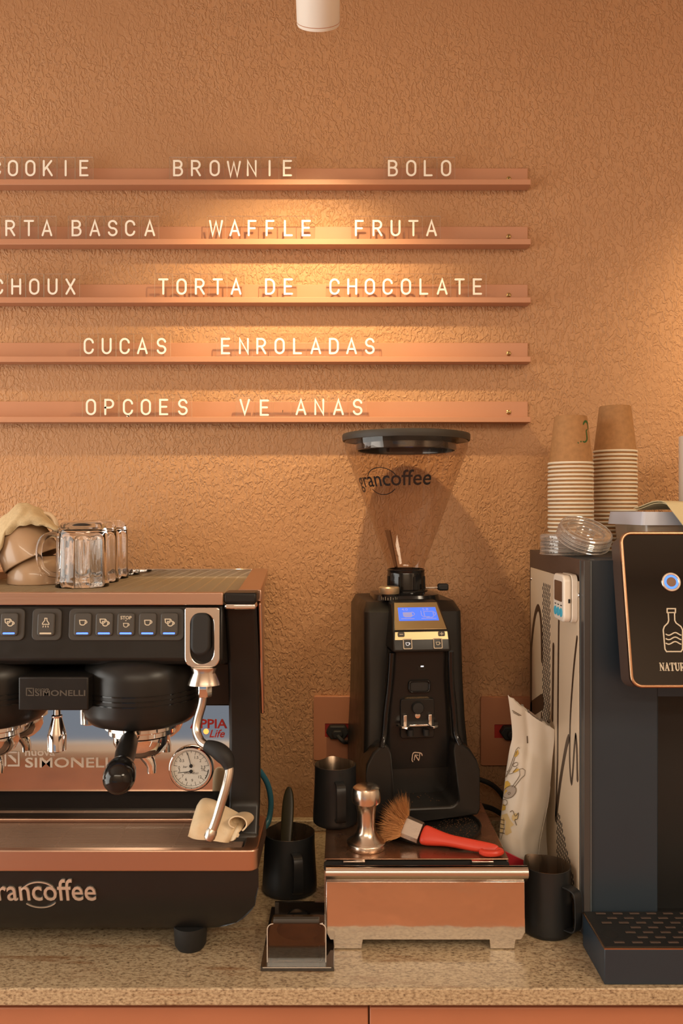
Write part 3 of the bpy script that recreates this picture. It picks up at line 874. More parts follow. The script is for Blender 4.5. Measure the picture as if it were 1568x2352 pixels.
for pcx, icons in ((291, ['one', 'two', 'stop', 'one', 'two']), (108, ['tap']), (-75, ['one', 'two', 'stop', 'one', 'two'])):
    w = 0.162 if len(icons) == 5 else 0.0415
    c = face_pt(pcx, yc)
    m = MB().prism(rrect(w, 0.0455, 0.008, 5), c, *UVS, -0.001, 0.0028)
    pn = m.build('button_panel', M_GREYPANEL, ub, bevel=0.0012)
    pn.parent = em
    for i, ic in enumerate(icons):
        button(pn, c + Vector(((i - (len(icons) - 1) / 2) * 0.0303, 0, 0)), ic)
# name plaque between the groups
m = MB().box(xp(42, 1.142), xp(203, 1.142), 1.142, 1.27, zp(1632, 1.142), zp(1555, 1.142))
pq = m.build('name_plaque', M_BLACK_SATIN, em, bevel=0.002)
M_DEBOSS = mat('grey_debossed_print', (0.085, 0.075, 0.062), 0.35)
m = MB(); DP = 1.142
nlogo(m, (xp(61, DP), DP, zp(1597, DP)), 0.0096, (0, 0.0005), 0.15)
put_text(m, 'nuova', 0.0075, (xp(80, DP), DP, zp(1587, DP)), *UVN, 0.0002, 0.0001, 'LEFT', sx=1.1, lift=0.0003)
put_text(m, 'SIMONELLI', 0.0110, (xp(80, DP), DP, zp(1598, DP)), *UVN, 0.0002, 0.0002, 'LEFT', sx=1.33, lift=0.0003)
m.build('plaque_lettering', M_DEBOSS, pq)
# group heads
GY = 1.226
for s in (1, -1):
    gxc = EX + s * 0.1125
    m = MB().lathe([(0.0, 0.432), (0.050, 0.431), (0.070, 0.425), (0.0805, 0.414), (0.0835, 0.400), (0.0835, 0.350), (0.081, 0.340), (0.074, 0.332), (0.062, 0.328), (0, 0.328)][::-1], (gxc, GY, 0), 56)
    dr = m.build('group_cover', M_BLACK_SATIN, em, ang=40)
    for zz in (0.3800, 0.3730, 0.3660):
        MB().lathe([(0.0832, zz - 0.0011), (0.0843, zz - 0.0008), (0.0843, zz + 0.0008), (0.0832, zz + 0.0011)], (gxc, GY, 0), 56).build('trim_ring', M_BLACK_GLOSS, dr)
    m = MB().lathe([(0.0, 0.3285), (0.054, 0.3285), (0.054, 0.321), (0.048, 0.318), (0.048, 0.312), (0.042, 0.309), (0, 0.309)][::-1], (gxc, GY, 0), 48)
    m.build('group_ring', M_CHROME, em)
    # portafilter, a thing of its own
    pf = thing('portafilter', 'black-handled portafilter locked into the %s group head' % ('right-hand' if s > 0 else 'left-hand, mostly cropped'), 'portafilter', (gxc, GY, 0.29))
    MB().lathe([(0, 0.308), (0.041, 0.308), (0.041, 0.297), (0.036, 0.287), (0.028, 0.280), (0.012, 0.277), (0, 0.277)][::-1], (gxc, GY, 0), 40).build('basket_holder', M_CHROME, pf)
    A = Vector((gxc - 0.003, 1.19, 0.304)); Bq = Vector((gxc - 0.016, 1.118, 0.3085)) if False else None
    p0 = W(299, 1690, 1.175); p1 = W(294, 1720, 1.135); p2 = W(284, 1757, 1.085); p3 = W(271, 1795, 1.03)
    sh = Vector((gxc - (EX + 0.1125), 0, 0))
    p0, p1, p2, p3 = [q + sh for q in (p0, p1, p2, p3)]
    MB().tube([p0 + Vector((0, 0.012, 0.002)), p0, p0 + (p1 - p0) * 0.5], [0.008, 0.0105, 0.0095], 16).build('handle_neck', M_CHROME, pf)
    m = MB()
    d = (p3 - p0)
    prof = [(0.10, 0.0118), (0.14, 0.0128), (0.45, 0.0138), (0.62, 0.0125), (0.68, 0.0132)]
    m.tube([p0 + d * t for t, r in prof], [r for t, r in prof], 20)
    m.build('handle', M_BLACK, pf, bevel=0.0)
    m = MB()
    prof = [(0.67, 0.0135), (0.72, 0.0165), (0.80, 0.0195), (0.90, 0.0205), (0.97, 0.0192), (1.02, 0.016), (1.05, 0.0105), (1.062, 0.003)]
    m.tube([p0 + d * t for t, r in prof], [r for t, r in prof], 24)
    m.build('handle_knob', M_BLACK_GLOSS, pf)
    m = MB()
    m.tube([(gxc + 0.004, GY - 0.004, 0.280), (gxc + 0.012, GY - 0.004, 0.270), (gxc + 0.015, GY - 0.004, 0.262), (gxc + 0.015, GY - 0.004, 0.252)], [0.009, 0.0085, 0.007, 0.0065], 14)
    m.build('spout', M_CHROME, pf)
# hot water spout
sx0 = xp(131, 1.20)
m = MB().lathe([(0.0, zp(1725, 1.2)), (0.0100, zp(1725, 1.2)), (0.0132, zp(1722, 1.2)), (0.0134, zp(1688, 1.2)), (0.0125, zp(1682, 1.2)), (0.0068, zp(1648, 1.2)), (0.0076, zp(1646, 1.2)),
                (0.0076, zp(1643, 1.2)), (0.0052, zp(1641, 1.2)), (0.0045, zp(1620, 1.2)), (0, zp(1620, 1.2))], (sx0, 1.2, 0), 32)
m.build('water_spout', M_CHROME, em)
# steam lever
LD = 1.152
lc = W(465, 1464, LD)
wid, hgt = 80 * LD / F, 137 * LD / F
def lever_outline(w, h, rt, rb, n=6):
    out = []
    for sx, sy, a0, r in ((1, 1, 0, rt), (-1, 1, 90, rt), (-1, -1, 180, rb), (1, -1, 270, rb)):
        for i in range(n + 1):
            a = math.radians(a0 + 90 * i / n)
            out.append((sx * (w / 2 - r) + r * math.cos(a), sy * (h / 2 - r) + r * math.sin(a)))
    return out
m = MB().frame(lever_outline(wid, hgt, 0.003, 0.013), [(a, b - 0.001) for a, b in lever_outline(0.032, 0.070, 0.0155, 0.0155)], lc, *UVN, -0.004, 0.004)
lv = m.build('lever_plate', M_CHROME, em, bevel=0.0014, seg=3)
MB().prism(lever_outline(0.034, 0.072, 0.016, 0.016), lc + Vector((0, 0.003, -0.001)), *UVN, -0.003, 0.0).build('lever_recess', M_BLACK_GLOSS, lv)
m = MB(); m.M = Matrix.Translation(lc + Vector((-0.0015, -0.006, 0.006))) @ Matrix.Rotation(math.radians(-6), 4, 'X')
m.prism(lever_outline(0.0265, 0.058, 0.012, 0.012), (0, 0, 0), *UVN, -0.012, 0.004)
m.build('lever_paddle', M_RUBBER, lv, bevel=0.0035, seg=4)
# bracket, joint, nut
jx = xp(467, 1.145)
m = MB(); m.M = Matrix.Translation((jx, 1.15, 0)) @ Matrix.Diagonal((1.15, 0.8, 1, 1))
m.lathe([(0.0, zp(1533, 1.15)), (0.016, zp(1533, 1.15)), (0.014, zp(1545, 1.15)), (0.019, zp(1566, 1.15)), (0.020, zp(1572, 1.15)), (0.0, zp(1573, 1.15))][::-1], seg=32)
m.build('wand_bracket', M_STEEL, em)
MB().lathe([(0.0, zp(1602, 1.145)), (0.0105, zp(1602, 1.145)), (0.0116, zp(1599, 1.145)), (0.0116, zp(1574, 1.145)), (0.010, zp(1571, 1.145)), (0.0, zp(1571, 1.145))], (jx, 1.15, 0), 6).build('joint_nut', M_CHROME, em, bevel=0.0012)
pts = [W(467, 1596, 1.15), W(463, 1620, 1.15), W(454, 1652, 1.148), W(451, 1678, 1.144), W(459, 1700, 1.138), W(473, 1712, 1.132), W(500, 1724, 1.125), W(519, 1742, 1.12),
       W(527, 1765, 1.117), W(521, 1800, 1.112), W(508, 1845, 1.108), W(494, 1890, 1.104), W(480, 1925, 1.10)]
pth = smooth_path(pts, 5)
wand = MB().tube(pth, 0.0062, 16).build('steam_wand', M_STEEL, em)
MB().tube(smooth_path(pts[5:9], 5), [0.0075 + 0.0045 * math.sin(PI * min(1, i / 14)) for i in range(16)], 16).build('rubber_grip', M_RUBBER, wand)
t0 = pts[-1]; dr = (pts[-1] - pts[-2]).normalized()
MB().tube([t0 - dr * 0.012, t0 - dr * 0.008, t0 - dr * 0.001, t0 + dr * 0.003], [0.0065, 0.0076, 0.0076, 0.005], 16).build('wand_tip', M_STEEL_SOFT, wand)
# cup tray on top
ZT = 0.5245; YF = 1.155; YBK = 1.642
m = MB()
xo0, xo1 = EX - HW - 0.002, EX + HW + 0.003
def tray_pt(x, y):
    """the tray narrows slightly towards the wall"""
    k = 1 - 0.115 * (y - YF) / (YBK - YF) * 1.0
    return EX + (x - EX) * k
def tbox(mb, x0, x1, y0, y1, z0, z1):
    mb.hexa([(tray_pt(x0, y0), y0, z0), (tray_pt(x1, y0), y0, z0), (tray_pt(x1, y1), y1, z0), (tray_pt(x0, y1), y1, z0),
             (tray_pt(x0, y0), y0, z1), (tray_pt(x1, y0), y0, z1), (tray_pt(x1, y1), y1, z1), (tray_pt(x0, y1), y1, z1)])
tbox(m, EX - BXR - 0.001, EX + BXR + 0.001, YF, YF + 0.010, 0.5068, ZT)       # front rail
tr = m.build('cup_tray_front_rail', M_COPPER, em, bevel=0.0012)
m = MB()
tbox(m, xo0, xo0 + 0.034, YF + 0.046, YBK, 0.5068, ZT); m.build('cup_tray_side_rail', M_COPPER, em, bevel=0.0015)
m = MB(); tbox(m, xo1 - 0.034, xo1, YF + 0.046, YBK, 0.5068, ZT); m.build('cup_tray_side_rail', M_COPPER, em, bevel=0.0015)
m = MB(); tbox(m, xo0 + 0.034, xo1 - 0.034, YBK - 0.006, YBK, 0.5068, ZT)
m.build('cup_tray_back_rail', M_MIRROR, em, bevel=0.001)
m = MB(); tbox(m, xo0 + 0.034, xo1 - 0.034, YF + 0.010, YBK - 0.006, 0.5066, 0.5082)
m.build('cup_tray_floor', M_GREYPANEL, em)
m = MB()
for i in range(60):
    y = YF + 0.014 + (YBK - YF - 0.026) * i / 59
    tbox(m, xo0 + 0.036, xo1 - 0.036, y - 0.0016, y + 0.0016, 0.5082, 0.5100)
for i in range(22):
    x = xo0 + 0.04 + (xo1 - xo0 - 0.08) * i / 21
    tbox(m, x - 0.0018, x + 0.0018, YF + 0.012, YBK - 0.008, 0.5082, 0.5099)
M_GRID = mat('tray_grid_steel', (0.36, 0.27, 0.16), 0.5, 0.4)
m.build('cup_tray_grid', M_GRID, em)
ZG = 0.5100

# ------------------------------------------------------------------ glass mugs upside down on the cup tray
def glass_mug(loc, rot, label):
    t = thing('glass_mug', label, 'mug', (0, 0, 0), 'clear glass mugs upside down on the coffee machine')
    H = 0.112; n = 10
    def wall(rs, zs, seg=60, facet=0.0):
        return rs
    m = MB()
    # outer: slightly faceted, rounded at the closed end (top); inner a smooth bore
    out = [(0.0440, 0.0), (0.0445, 0.001), (0.0445, 0.012), (0.0435, 0.016), (0.0428, 0.020), (0.0425, 0.082), (0.0418, 0.092), (0.0390, 0.101), (0.0345, 0.108), (0.0290, 0.1118), (0.0, 0.112)]
    inn = [(0.0, 0.095), (0.028, 0.0945), (0.0345, 0.092), (0.0375, 0.086), (0.0385, 0.078), (0.0405, 0.012), (0.0415, 0.001), (0.0428, 0.0)]
    seg = 80; vs = []; rows = []
    for r, z in out + inn:
        if r == 0: rows.append([len(vs)]); vs.append((0, 0, z)); continue
        rows.append(list(range(len(vs), len(vs) + seg)))
        inner_ring = (r, z) in inn and 0.01 < z < 0.09
        for i in range(seg):
            a = 2 * PI * i / seg
            rr = r
            if inner_ring:
                q = (a * n / (2 * PI)) % 1.0
                rr = r - 0.0022 * (0.5 + 0.5 * math.cos(2 * PI * q))
            vs.append((rr * math.cos(a), rr * math.sin(a), z))
    fs = []
    R = rows + [rows[0]]
    for A, B in zip(R[:-1], R[1:]):
        for i in range(seg):
            j = (i + 1) % seg
            if len(A) == 1 and len(B) == 1: continue
            if len(A) == 1: fs.append((A[0], B[j], B[i]))
            elif len(B) == 1: fs.append((A[i], A[j], B[0]))
            else: fs.append((A[i], A[j], B[j], B[i]))
    m.add(vs, fs)
    m.build('glass_body', M_GLASS, t, ang=60)
    hp = smooth_path([(-0.0428, 0, 0.086), (-0.056, 0, 0.088), (-0.070, 0, 0.078), (-0.0745, 0, 0.056), (-0.070, 0, 0.034), (-0.058, 0, 0.022), (-0.0432, 0, 0.019)], 6)
    MB().tube(hp, 0.0058, 14, flat=0.85).build('handle', M_GLASS, t)
    t.location = loc; t.rotation_euler = (0, 0, rot)
    return t
mug = None
for i, (px, D, rot, lab) in enumerate(((189, 1.412, 0.0, 'clear glass mug upside down, front of its row, handle to the left'),
                                       (215, 1.505, -0.5, 'clear glass mug upside down, second in the row of three'),
                                       (241, 1.592, -0.35, 'clear glass mug upside down, rearmost of its row near the wall'))):
    X = xp(px, D)
    if mug is None: mug = glass_mug((X, D, ZG + 0.0002), rot, lab)
    else:
        c = copy_tree(mug); c['label'] = lab; c.location = (X, D, ZG + 0.0002); c.rotation_euler = (0, 0, rot)
# beige ceramic mugs
M_CERAM = mat('beige_ceramic', (0.50, 0.33, 0.20), 0.30, coat=0.3)
M_CERAM_L = mat('pale_ceramic_glaze', (0.68, 0.55, 0.40), 0.3)
def ceramic_mug(name, label, k):
    t = thing(name, label, 'mug', (0, 0, 0), 'beige ceramic mugs upside down')
    m = MB().lathe([(0.0495, 0.0), (0.0508, 0.0012), (0.0510, 0.006 * k), (0.0495, 0.030 * k), (0.0440, 0.058 * k), (0.0375, 0.072 * k), (0.0340, 0.0755 * k), (0.0325, 0.079 * k), (0.0300, 0.079 * k), (0.0285, 0.076 * k), (0.0, 0.0755 * k),
                    (0.0, 0.071 * k), (0.030, 0.070 * k), (0.0345, 0.066 * k), (0.0405, 0.055 * k), (0.0462, 0.03 * k), (0.0480, 0.002), (0.0495, 0.0)], seg=56)
    m.build('bowl', M_CERAM, t, ang=40)
    return t
D = 1.475
lo = ceramic_mug('ceramic_mug', 'beige ceramic mug upside down, lower one under the tilted mug', 0.62)
lo.location = (xp(86, D), D, ZG + 0.0002)
hi = ceramic_mug('ceramic_mug', 'beige ceramic mug tilted on top of another, under the cream cloth', 1.0)
hi.location = (xp(76, D), D - 0.002, zp(1289, D))
hi.rotation_euler = (math.radians(-2), math.radians(-27), 0)
m = MB().tube(smooth_path([(0.040, 0, 0.066), (0.052, 0, 0.068), (0.064, 0, 0.060), (0.067, 0, 0.044), (0.060, 0, 0.030), (0.047, 0, 0.026)], 5), 0.0068, 12, flat=0.62)
m.build('handle', M_CERAM_L, hi)
# cream cloth thrown over the mugs
M_CLOTH = mat('cream_cotton', (0.56, 0.43, 0.25), 0.9, var=0.08, vscale=200, bump=0.5, bscale=700)
CT = [Vector(q) for q in ((-150, 1300), (-90, 1262), (-40, 1225), (0, 1192), (25, 1172), (50, 1156), (72, 1160), (95, 1178), (118, 1200), (134, 1216))]
CBm = [Vector(q) for q in ((-150, 1338), (-90, 1337), (-40, 1334), (0, 1262), (12, 1232), (38, 1214), (68, 1204), (95, 1206), (118, 1213), (134, 1219))]
def at_curve(L, s):
    f = s * (len(L) - 1); i = min(int(f), len(L) - 2); return L[i].lerp(L[i + 1], f - i)
CTs = smooth_path(CT, 5); CBs = smooth_path(CBm, 5)
def cloth(s, t):
    a = at_curve(CBs, s); b = at_curve(CTs, s)
    Db = D - 0.056 + 0.018 * s
    if t < 0.6:      # front fall, from the lower edge up to the crest
        q = t / 0.6
        p = a.lerp(b, q); d = Db + 0.030 * q ** 1.6
        d -= 0.006 * math.sin(PI * q) + 0.005 * mnoise.noise(Vector((s * 9, q * 2.2, 1.3))) * (1 - 0.5 * q)
        p.y += 3.5 * mnoise.noise(Vector((s * 13, q * 3, 4.0))) * (1 if q > 0.3 else 2)
        w = W(p.x, p.y, d)
    else:            # over the crest and down the back
        q = (t - 0.6) / 0.4
        w = W(b.x, b.y + 3.5 * mnoise.noise(Vector((s * 13, 3, 4.0))), Db + 0.030)
        w = w + Vector((0, 0.075 * q, -0.040 * q * q + 0.004 * mnoise.noise(Vector((s * 7, q * 4, 9)))))
    return (w.x, w.y, max(w.z, ZG + 0.002))
m = MB().grid(cloth, 70, 36, -0.0016)
tag(m.build('cloth', M_CLOTH, None), 'cream cloth draped over the beige mugs on the coffee machine', 'cloth')

# white damp cloth by the steam wand
M_TOWEL = mat('cream_tea_towel', (0.66, 0.53, 0.35), 0.9, var=0.06, vscale=60, bump=0.3, bscale=500)
TT = smooth_path([Vector(q) for q in ((455, 1850), (466, 1838), (490, 1841), (515, 1852), (538, 1864), (556, 1878), (560, 1892))], 5)
TB = smooth_path([Vector(q) for q in ((431, 1921), (450, 1926), (475, 1929), (500, 1933), (520, 1934), (538, 1930), (546, 1918))], 5)
def towel(s, t):
    a = at_curve(TB, s); b = at_curve(TT, s)
    if t < 0.55:
        q = t / 0.55; p = a.lerp(b, q)
        d = 1.165 + 0.036 * q ** 1.3 - 0.007 * math.sin(PI * q) * (0.6 + 0.4 * math.sin(9 * s))
        d += 0.006 * math.exp(-((s - 0.72 - 0.10 * q) / 0.05) ** 2) * (1 - 0.4 * q) + 0.003 * mnoise.noise(Vector((s * 5, q * 4, 3)))
        w = W(p.x, p.y, d)
    else:
        q = (t - 0.55) / 0.45
        w = W(b.x, b.y, 1.201)
        w += Vector((0.004 * q, 0.038 * q + 0.003 * math.sin(8 * s), -(w.z - 0.1615) * q ** 1.4))
    return (w.x, w.y, max(w.z, 0.1612 + 0.0004 * math.sin(40 * s)))
m = MB().grid(towel, 50, 30, -0.002)
# rolled corner at the right
def curl(s, t):
    a = -1.0 + 5.4 * t; r = 0.0135 - 0.006 * t
    c = W(545, 1884, 1.180)
    return (c.x + r * math.cos(a) * 1.25 + 0.006 * s, c.y - 0.014 + 0.034 * s, c.z + 0.001 + r * math.sin(a) * (1 - 0.25 * s) - 0.004 * s)
m.grid(curl, 10, 28, 0.0018)
tag(m.build('towel', M_TOWEL, None, weld=True), 'crumpled cream towel on the drip tray behind the steam wand', 'towel')

# blue hose beside the machine
M_HOSE = mat('blue_hose', (0.035, 0.14, 0.20), 0.35)
hp = smooth_path([W(596, 1770, 1.60), W(614, 1800, 1.61), W(622, 1840, 1.615), W(618, 1880, 1.61), W(606, 1905, 1.59), W(585, 1930, 1.56)], 6)
tag(MB().tube(hp, 0.0055, 12).build('water_hose', M_HOSE), 'blue rubber hose looping out behind the coffee machine', 'hose')

# ------------------------------------------------------------------ knock-out drawer box
ZK = 0.122
KX0, KX1 = xp(745, 1.229), xp(1168, 1.229)
M_BOXTOP = mat('stained_steel_top', (0.34, 0.20, 0.13), 0.25, 0.85, var=0.25, vscale=25, rvar=0.1)
kb = thing('knock_box', 'stainless knock-box drawer under the coffee grinder, mirror-like front', 'knock box', ((KX0 + KX1) / 2, 1.4, 0))
m = MB()
m.box(KX0, KX1, 1.229, 1.632, ZK - 0.0025, ZK)
bt = m.build('top_plate', M_BOXTOP, kb, bevel=0.001)
m = MB()
m.box(KX0, KX0 + 0.003, 1.232, 1.632, 0.012, ZK - 0.0025); m.box(KX1 - 0.003, KX1, 1.232, 1.632, 0.012, ZK - 0.0025)
m.box(KX0 + 0.003, KX1 - 0.003, 1.629, 1.632, 0.012, ZK - 0.0025)
m.build('side_sheet', M_STEEL_SOFT, kb)
MB().box(KX0 + 0.003, KX1 - 0.003, 1.236, 1.629, 0.014, ZK - 0.012).build('drawer_tub', M_RUBBER, kb)
m = MB()
m.prism(rrect(KX1 - KX0 + 0.002, 0.016, 0.006, 4, (KX0 + KX1) / 2, ZK - 0.0115), (0, 1.236, 0), *UVN, 0, 0.008)
m.build('dark_slot', M_RUBBER, kb)
for a, b in ((788, 838), (1083, 1133)):
    MB().box(xp(a, 1.225), xp(b, 1.225), 1.222, 1.232, ZK - 0.0045, ZK - 0.001).build('tab', M_STEEL, kb, bevel=0.0008)
# drawer front with rolled top lip and two feet
FX0, FX1 = xp(749, 1.212), xp(1204, 1.212)
m = MB()
prof = [(FX0 + 0.002, 0.0135)]
fl = lambda a, b: [(xp(a, 1.212), 0.0135), (xp(a, 1.212) + 0.001, 0.001), (xp(b, 1.212) - 0.002, 0.001), (xp(b, 1.212), 0.0135)]
outl = fl(765, 833) + fl(1122, 1182)
outl += [(FX1 - 0.006, 0.0135), (FX1, 0.024), (FX1, 0.0955), (FX0, 0.0955), (FX0, 0.024), (FX0 + 0.006, 0.0135)]
m.prism(outl, (0, 1.2065, 0), (1, 0, 0), (0, 0.0735, 1), (0, -1, 0), 0, 0.002)
df = m.build('drawer_front', M_WAVY, kb, bevel=0.0006)
m = MB()
lip = [(0.0, 0.0955), (0.0035, 0.100), (0.0105, 0.105), (0.0135, 0.1105), (0.0125, 0.116), (0.008, 0.1195), (0.002, 0.1195), (-0.002, 0.117)]
lip2 = [(a - 0.0016, b) for a, b in lip][::-1]
m.prism([(a, b) for a, b in lip + lip2], (FX0 - 0.0005, 1.212, 0), (0, -1, 0), (0, 0, 1), (-1, 0, 0), -(FX1 - FX0 + 0.004), 0.0)
m.build('rolled_lip', M_STEEL, df, ang=60)

# ------------------------------------------------------------------ coffee grinder
GX = 0.1165
GB = 0.1325
HY = 1.53; HX = xp(932, HY); YAW = math.radians(7)
gr = thing('coffee_grinder', 'black on-demand coffee grinder with tall clear cone hopper and blue display', 'coffee grinder', (HX, HY, ZK))
def loft(mb, secs):
    """secs: list of loops of equal length, capped at both ends"""
    n = len(secs[0]); vs = [p for s in secs for p in s]; fs = []
    for k in range(len(secs) - 1):
        for i in range(n):
            j = (i + 1) % n
            fs.append((k * n + i, k * n + j, (k + 1) * n + j, (k + 1) * n + i))
    fs.append(tuple(range(n - 1, -1, -1))); fs.append(tuple((len(secs) - 1) * n + i for i in range(n)))
    mb.add(vs, fs)
def rl(hw, y0, y1, z, r=0.012, n=4):
    return [(GX + a, b, z) for a, b in rrect(2 * hw, y1 - y0, r, n, 0, (y0 + y1) / 2)]
# main body tower
m = MB()
loft(m, [rl(0.093, 1.42, 1.640, GB), rl(0.093, 1.415, 1.640, 0.20), rl(0.089, 1.43, 1.638, 0.28), rl(0.0875, 1.44, 1.636, 0.36), rl(0.0872, 1.45, 1.634, 0.462),
         rl(0.080, 1.47, 1.628, 0.478, 0.015)])
m.build('body', M_BLACK_SATIN, gr, ang=40)
m = MB()
loft(m, [rl(0.062, 1.462, 1.605, 0.476, 0.05, 8), rl(0.060, 1.466, 1.602, 0.488, 0.05, 8), rl(0.045, 1.48, 1.58, 0.492, 0.045, 8)])
m.build('top_deck', M_BLACK_GLOSS, gr, ang=40)
# front fascia
m = MB()
def fl_(hw, y, z, yb=1.45, r=0.012): return rl(hw, y, yb, z, min(r, hw * 0.4, (yb - y) * 0.45))
loft(m, [fl_(0.060, 1.412, 0.20), fl_(0.0595, 1.408, 0.25), fl_(0.056, 1.405, 0.31), fl_(0.0515, 1.400, 0.36), fl_(0.0495, 1.392, 0.402)])
m.build('fascia', M_BLACK, gr, ang=40)
# raised side ribs that run down beside the fascia
for s in (-1, 1):
    pts = [(0.0505, 1.389, 0.402), (0.0530, 1.394, 0.35), (0.0585, 1.397, 0.30), (0.0615, 1.397, 0.262), (0.067, 1.388, 0.243)]
    m = MB().tube(smooth_path([(GX + s * a, b, c) for a, b, c in pts], 5), 0.0058, 12)
    m.build('fascia_rib', M_BLACK_GLOSS, gr)
# control head: sloping display panel above a button strip
hx = GX - 0.0003
P_T = Vector((hx, 1.435, 0.481)); P_M = Vector((hx, 1.388, 0.437)); P_B = Vector((hx, 1.378, 0.403))
m = MB()
def hs(hw0, hw1):
    pr = [(1.47, 0.403), (P_B.y, P_B.z), (P_M.y, P_M.z), (P_T.y, P_T.z), (1.47, 0.483)]
    hwp = [0.0505, 0.0505, 0.050, 0.0405, 0.042]
    a = [(hx - w, y, z) for w, (y, z) in zip(hwp, pr)]; b = [(hx + w, y, z) for w, (y, z) in zip(hwp, pr)]
    n = len(pr)
    fs = [(i, (i + 1) % n, n + (i + 1) % n, n + i) for i in range(n)]
    fs = [tuple(reversed(q)) for q in fs] + [tuple(range(n)), tuple(range(2 * n - 1, n - 1, -1))]
    m.add(a + b, [tuple(reversed(q)) for q in fs])
hs(0, 0)
hd = m.build('control_head', M_BLACK, gr, bevel=0.005, seg=4)
VD = (P_T - P_M).normalized(); ND = Vector((0, -VD.z, VD.y))
UVD = ((1, 0, 0), tuple(VD), tuple(ND))
M_BRASS = brushed('brass_display_plate', (0.46, 0.36, 0.20), 0.34, (3, 500, 500), 0.06)
L_D = (P_T - P_M).length
cD = (P_T + P_M) / 2
m = MB().prism([(-0.0445, -L_D / 2 + 0.003), (0.0445, -L_D / 2 + 0.003), (0.0375, L_D / 2 - 0.002), (-0.0375, L_D / 2 - 0.002)], cD, *UVD, -0.001, 0.0012)
dp = m.build('display_plate', M_BRASS, hd, bevel=0.0006)
M_LCD = mat('blue_lcd', (0.05, 0.12, 0.6), 0.2, emit=(0.050, 0.135, 0.78), es=1.05)
m = MB().prism([(-0.0345, -0.0105), (0.0345, -0.0105), (0.0328, 0.0185), (-0.0328, 0.0185)], cD, *UVD, 0.001, 0.0016)
m.build('display', M_LCD, hd)
M_LCDINK = mat('lcd_ink', (0.20, 0.20, 0.42), 0.4, emit=(0.16, 0.17, 0.34), es=1.0)
m = MB()
o = cD + ND * 0.0017
put_text(m, '4.0', 0.0075, o + VD * 0.0115 - Vector((0.0215, 0, 0)), *UVD, 0.0001, 0, 'CENTER', sx=1.2)
put_text(m, '5.8', 0.0075, o + VD * 0.0115 + Vector((0.0145, 0, 0)), *UVD, 0.0001, 0, 'CENTER', sx=1.2)
cu_ = [(-.008, .009), (-.008, -.001), (-.005, -.004), (.005, -.004), (.008, -.001), (.008, .009)]
m.prism([(a - 0.018, b * 0.85) for a, b in cu_], o, *UVD, 0, 0.0002)
m.stroke([(a - 0.018, b) for a, b in arc(.008, .004, .004, .004, 90, -90, 6)], 0.0012, o, *UVD, 0, 0.0002)
m.stroke([(-0.030, -.0065), (-0.008, -.0065)], 0.0013, o, *UVD, 0, 0.0002)
m.stroke([(a + 0.019, b) for a, b in cu_], 0.0012, o, *UVD, 0, 0.0002, True)
m.stroke([(a + 0.014, b + 0.0012) for a, b in cu_[:4]], 0.0011, o, *UVD, 0, 0.0002)
m.stroke([(a + 0.019, b) for a, b in arc(.008, .004, .004, .004, 90, -90, 6)], 0.0012, o, *UVD, 0, 0.0002)
m.stroke([(0.005, -.0065), (0.030, -.0065)], 0.0013, o, *UVD, 0, 0.0002)
m.build('display_symbols', M_LCDINK, hd)
VB = (P_M - P_B).normalized(); NB = Vector((0, -VB.z, VB.y)); UVB = ((1, 0, 0), tuple(VB), tuple(NB))
cB = (P_M + P_B) / 2
m = MB().prism([(-0.0455, 0.0035), (0.0455, 0.0035), (0.0445, 0.0165), (-0.0445, 0.0165)], cB, *UVB, -0.001, 0.0008)
m.build('lower_brass_strip', M_BRASS, hd)
for sx, sgn in ((-0.0345, '-'), (0.0345, '+')):
    c = cB + VB * 0.0125 + Vector((sx, 0, 0))
    b = MB().prism(rrect(0.0115, 0.008, 0.002, 3), c, *UVB, 0, 0.002).build('round_button', M_GREYBTN, hd, bevel=0.0006)
    b.name = 'small_button'
    m = MB().stroke([(-0.0026, 0), (0.0026, 0)], 0.001, c, *UVB, 0.0018, 0.0024)
    if sgn == '+': m.stroke([(0, -0.0026), (0, 0.0026)], 0.001, c, *UVB, 0.0018, 0.0024)
    b2 = m.build('sign', M_ICON, hd)
M_BTNGLASS = mat('clear_button_rim', (0.45, 0.38, 0.28), 0.2, coat=0.5)
for sx, mt in ((-0.0245, mat('lit_white_print', (0.6, 0.6, 0.6), 0.4, emit=(0.6, 0.68, 0.8), es=0.5)), (0.027, M_ICON)):
    c = cB - VB * 0.0035 + Vector((sx, 0, 0))
    MB().frame(rrect(0.0155, 0.0175, 0.002, 3), rrect(0.0125, 0.0145, 0.0015, 3), c, *UVB, 0, 0.002).build('dose_button', M_BTNGLASS, hd)
    m = MB(); cup_icon(m, c + NB * 0.001, 0.008, UVB); m.build('dose_icon', mt, hd)
# small details on the fascia
FY = 1.402
m = MB().prism(rrect(0.0135, 0.012, 0.001, 2), (GX + 0.003, 1.398, zp(1534, 1.39)), *UVN, 0, 0.001).build('status_window', M_BLACK_GLOSS, gr)
MB().box(GX + 0.001, GX + 0.006, 1.3965, 1.398, zp(1534, 1.39), zp(1531, 1.39)).build('status_light', mat('white_led', (0.7, 0.7, 0.7), 0.4, emit=(0.7, 0.75, 0.85), es=1.0), m)
c = Vector((GX - 0.0005, 1.401, zp(1578, 1.395)))
m = MB().frame(rrect(0.039, 0.0215, 0.006, 4), rrect(0.031, 0.0155, 0.004, 4), c, *UVN, -0.004, 0.004)
sp_ = m.build('spout_rim', M_BLACK_GLOSS, gr, bevel=0.002)
MB().prism(rrect(0.033, 0.017, 0.004, 4), c, *UVN, -0.003, 0.0012).build('spout_hole', M_RUBBER, sp_)
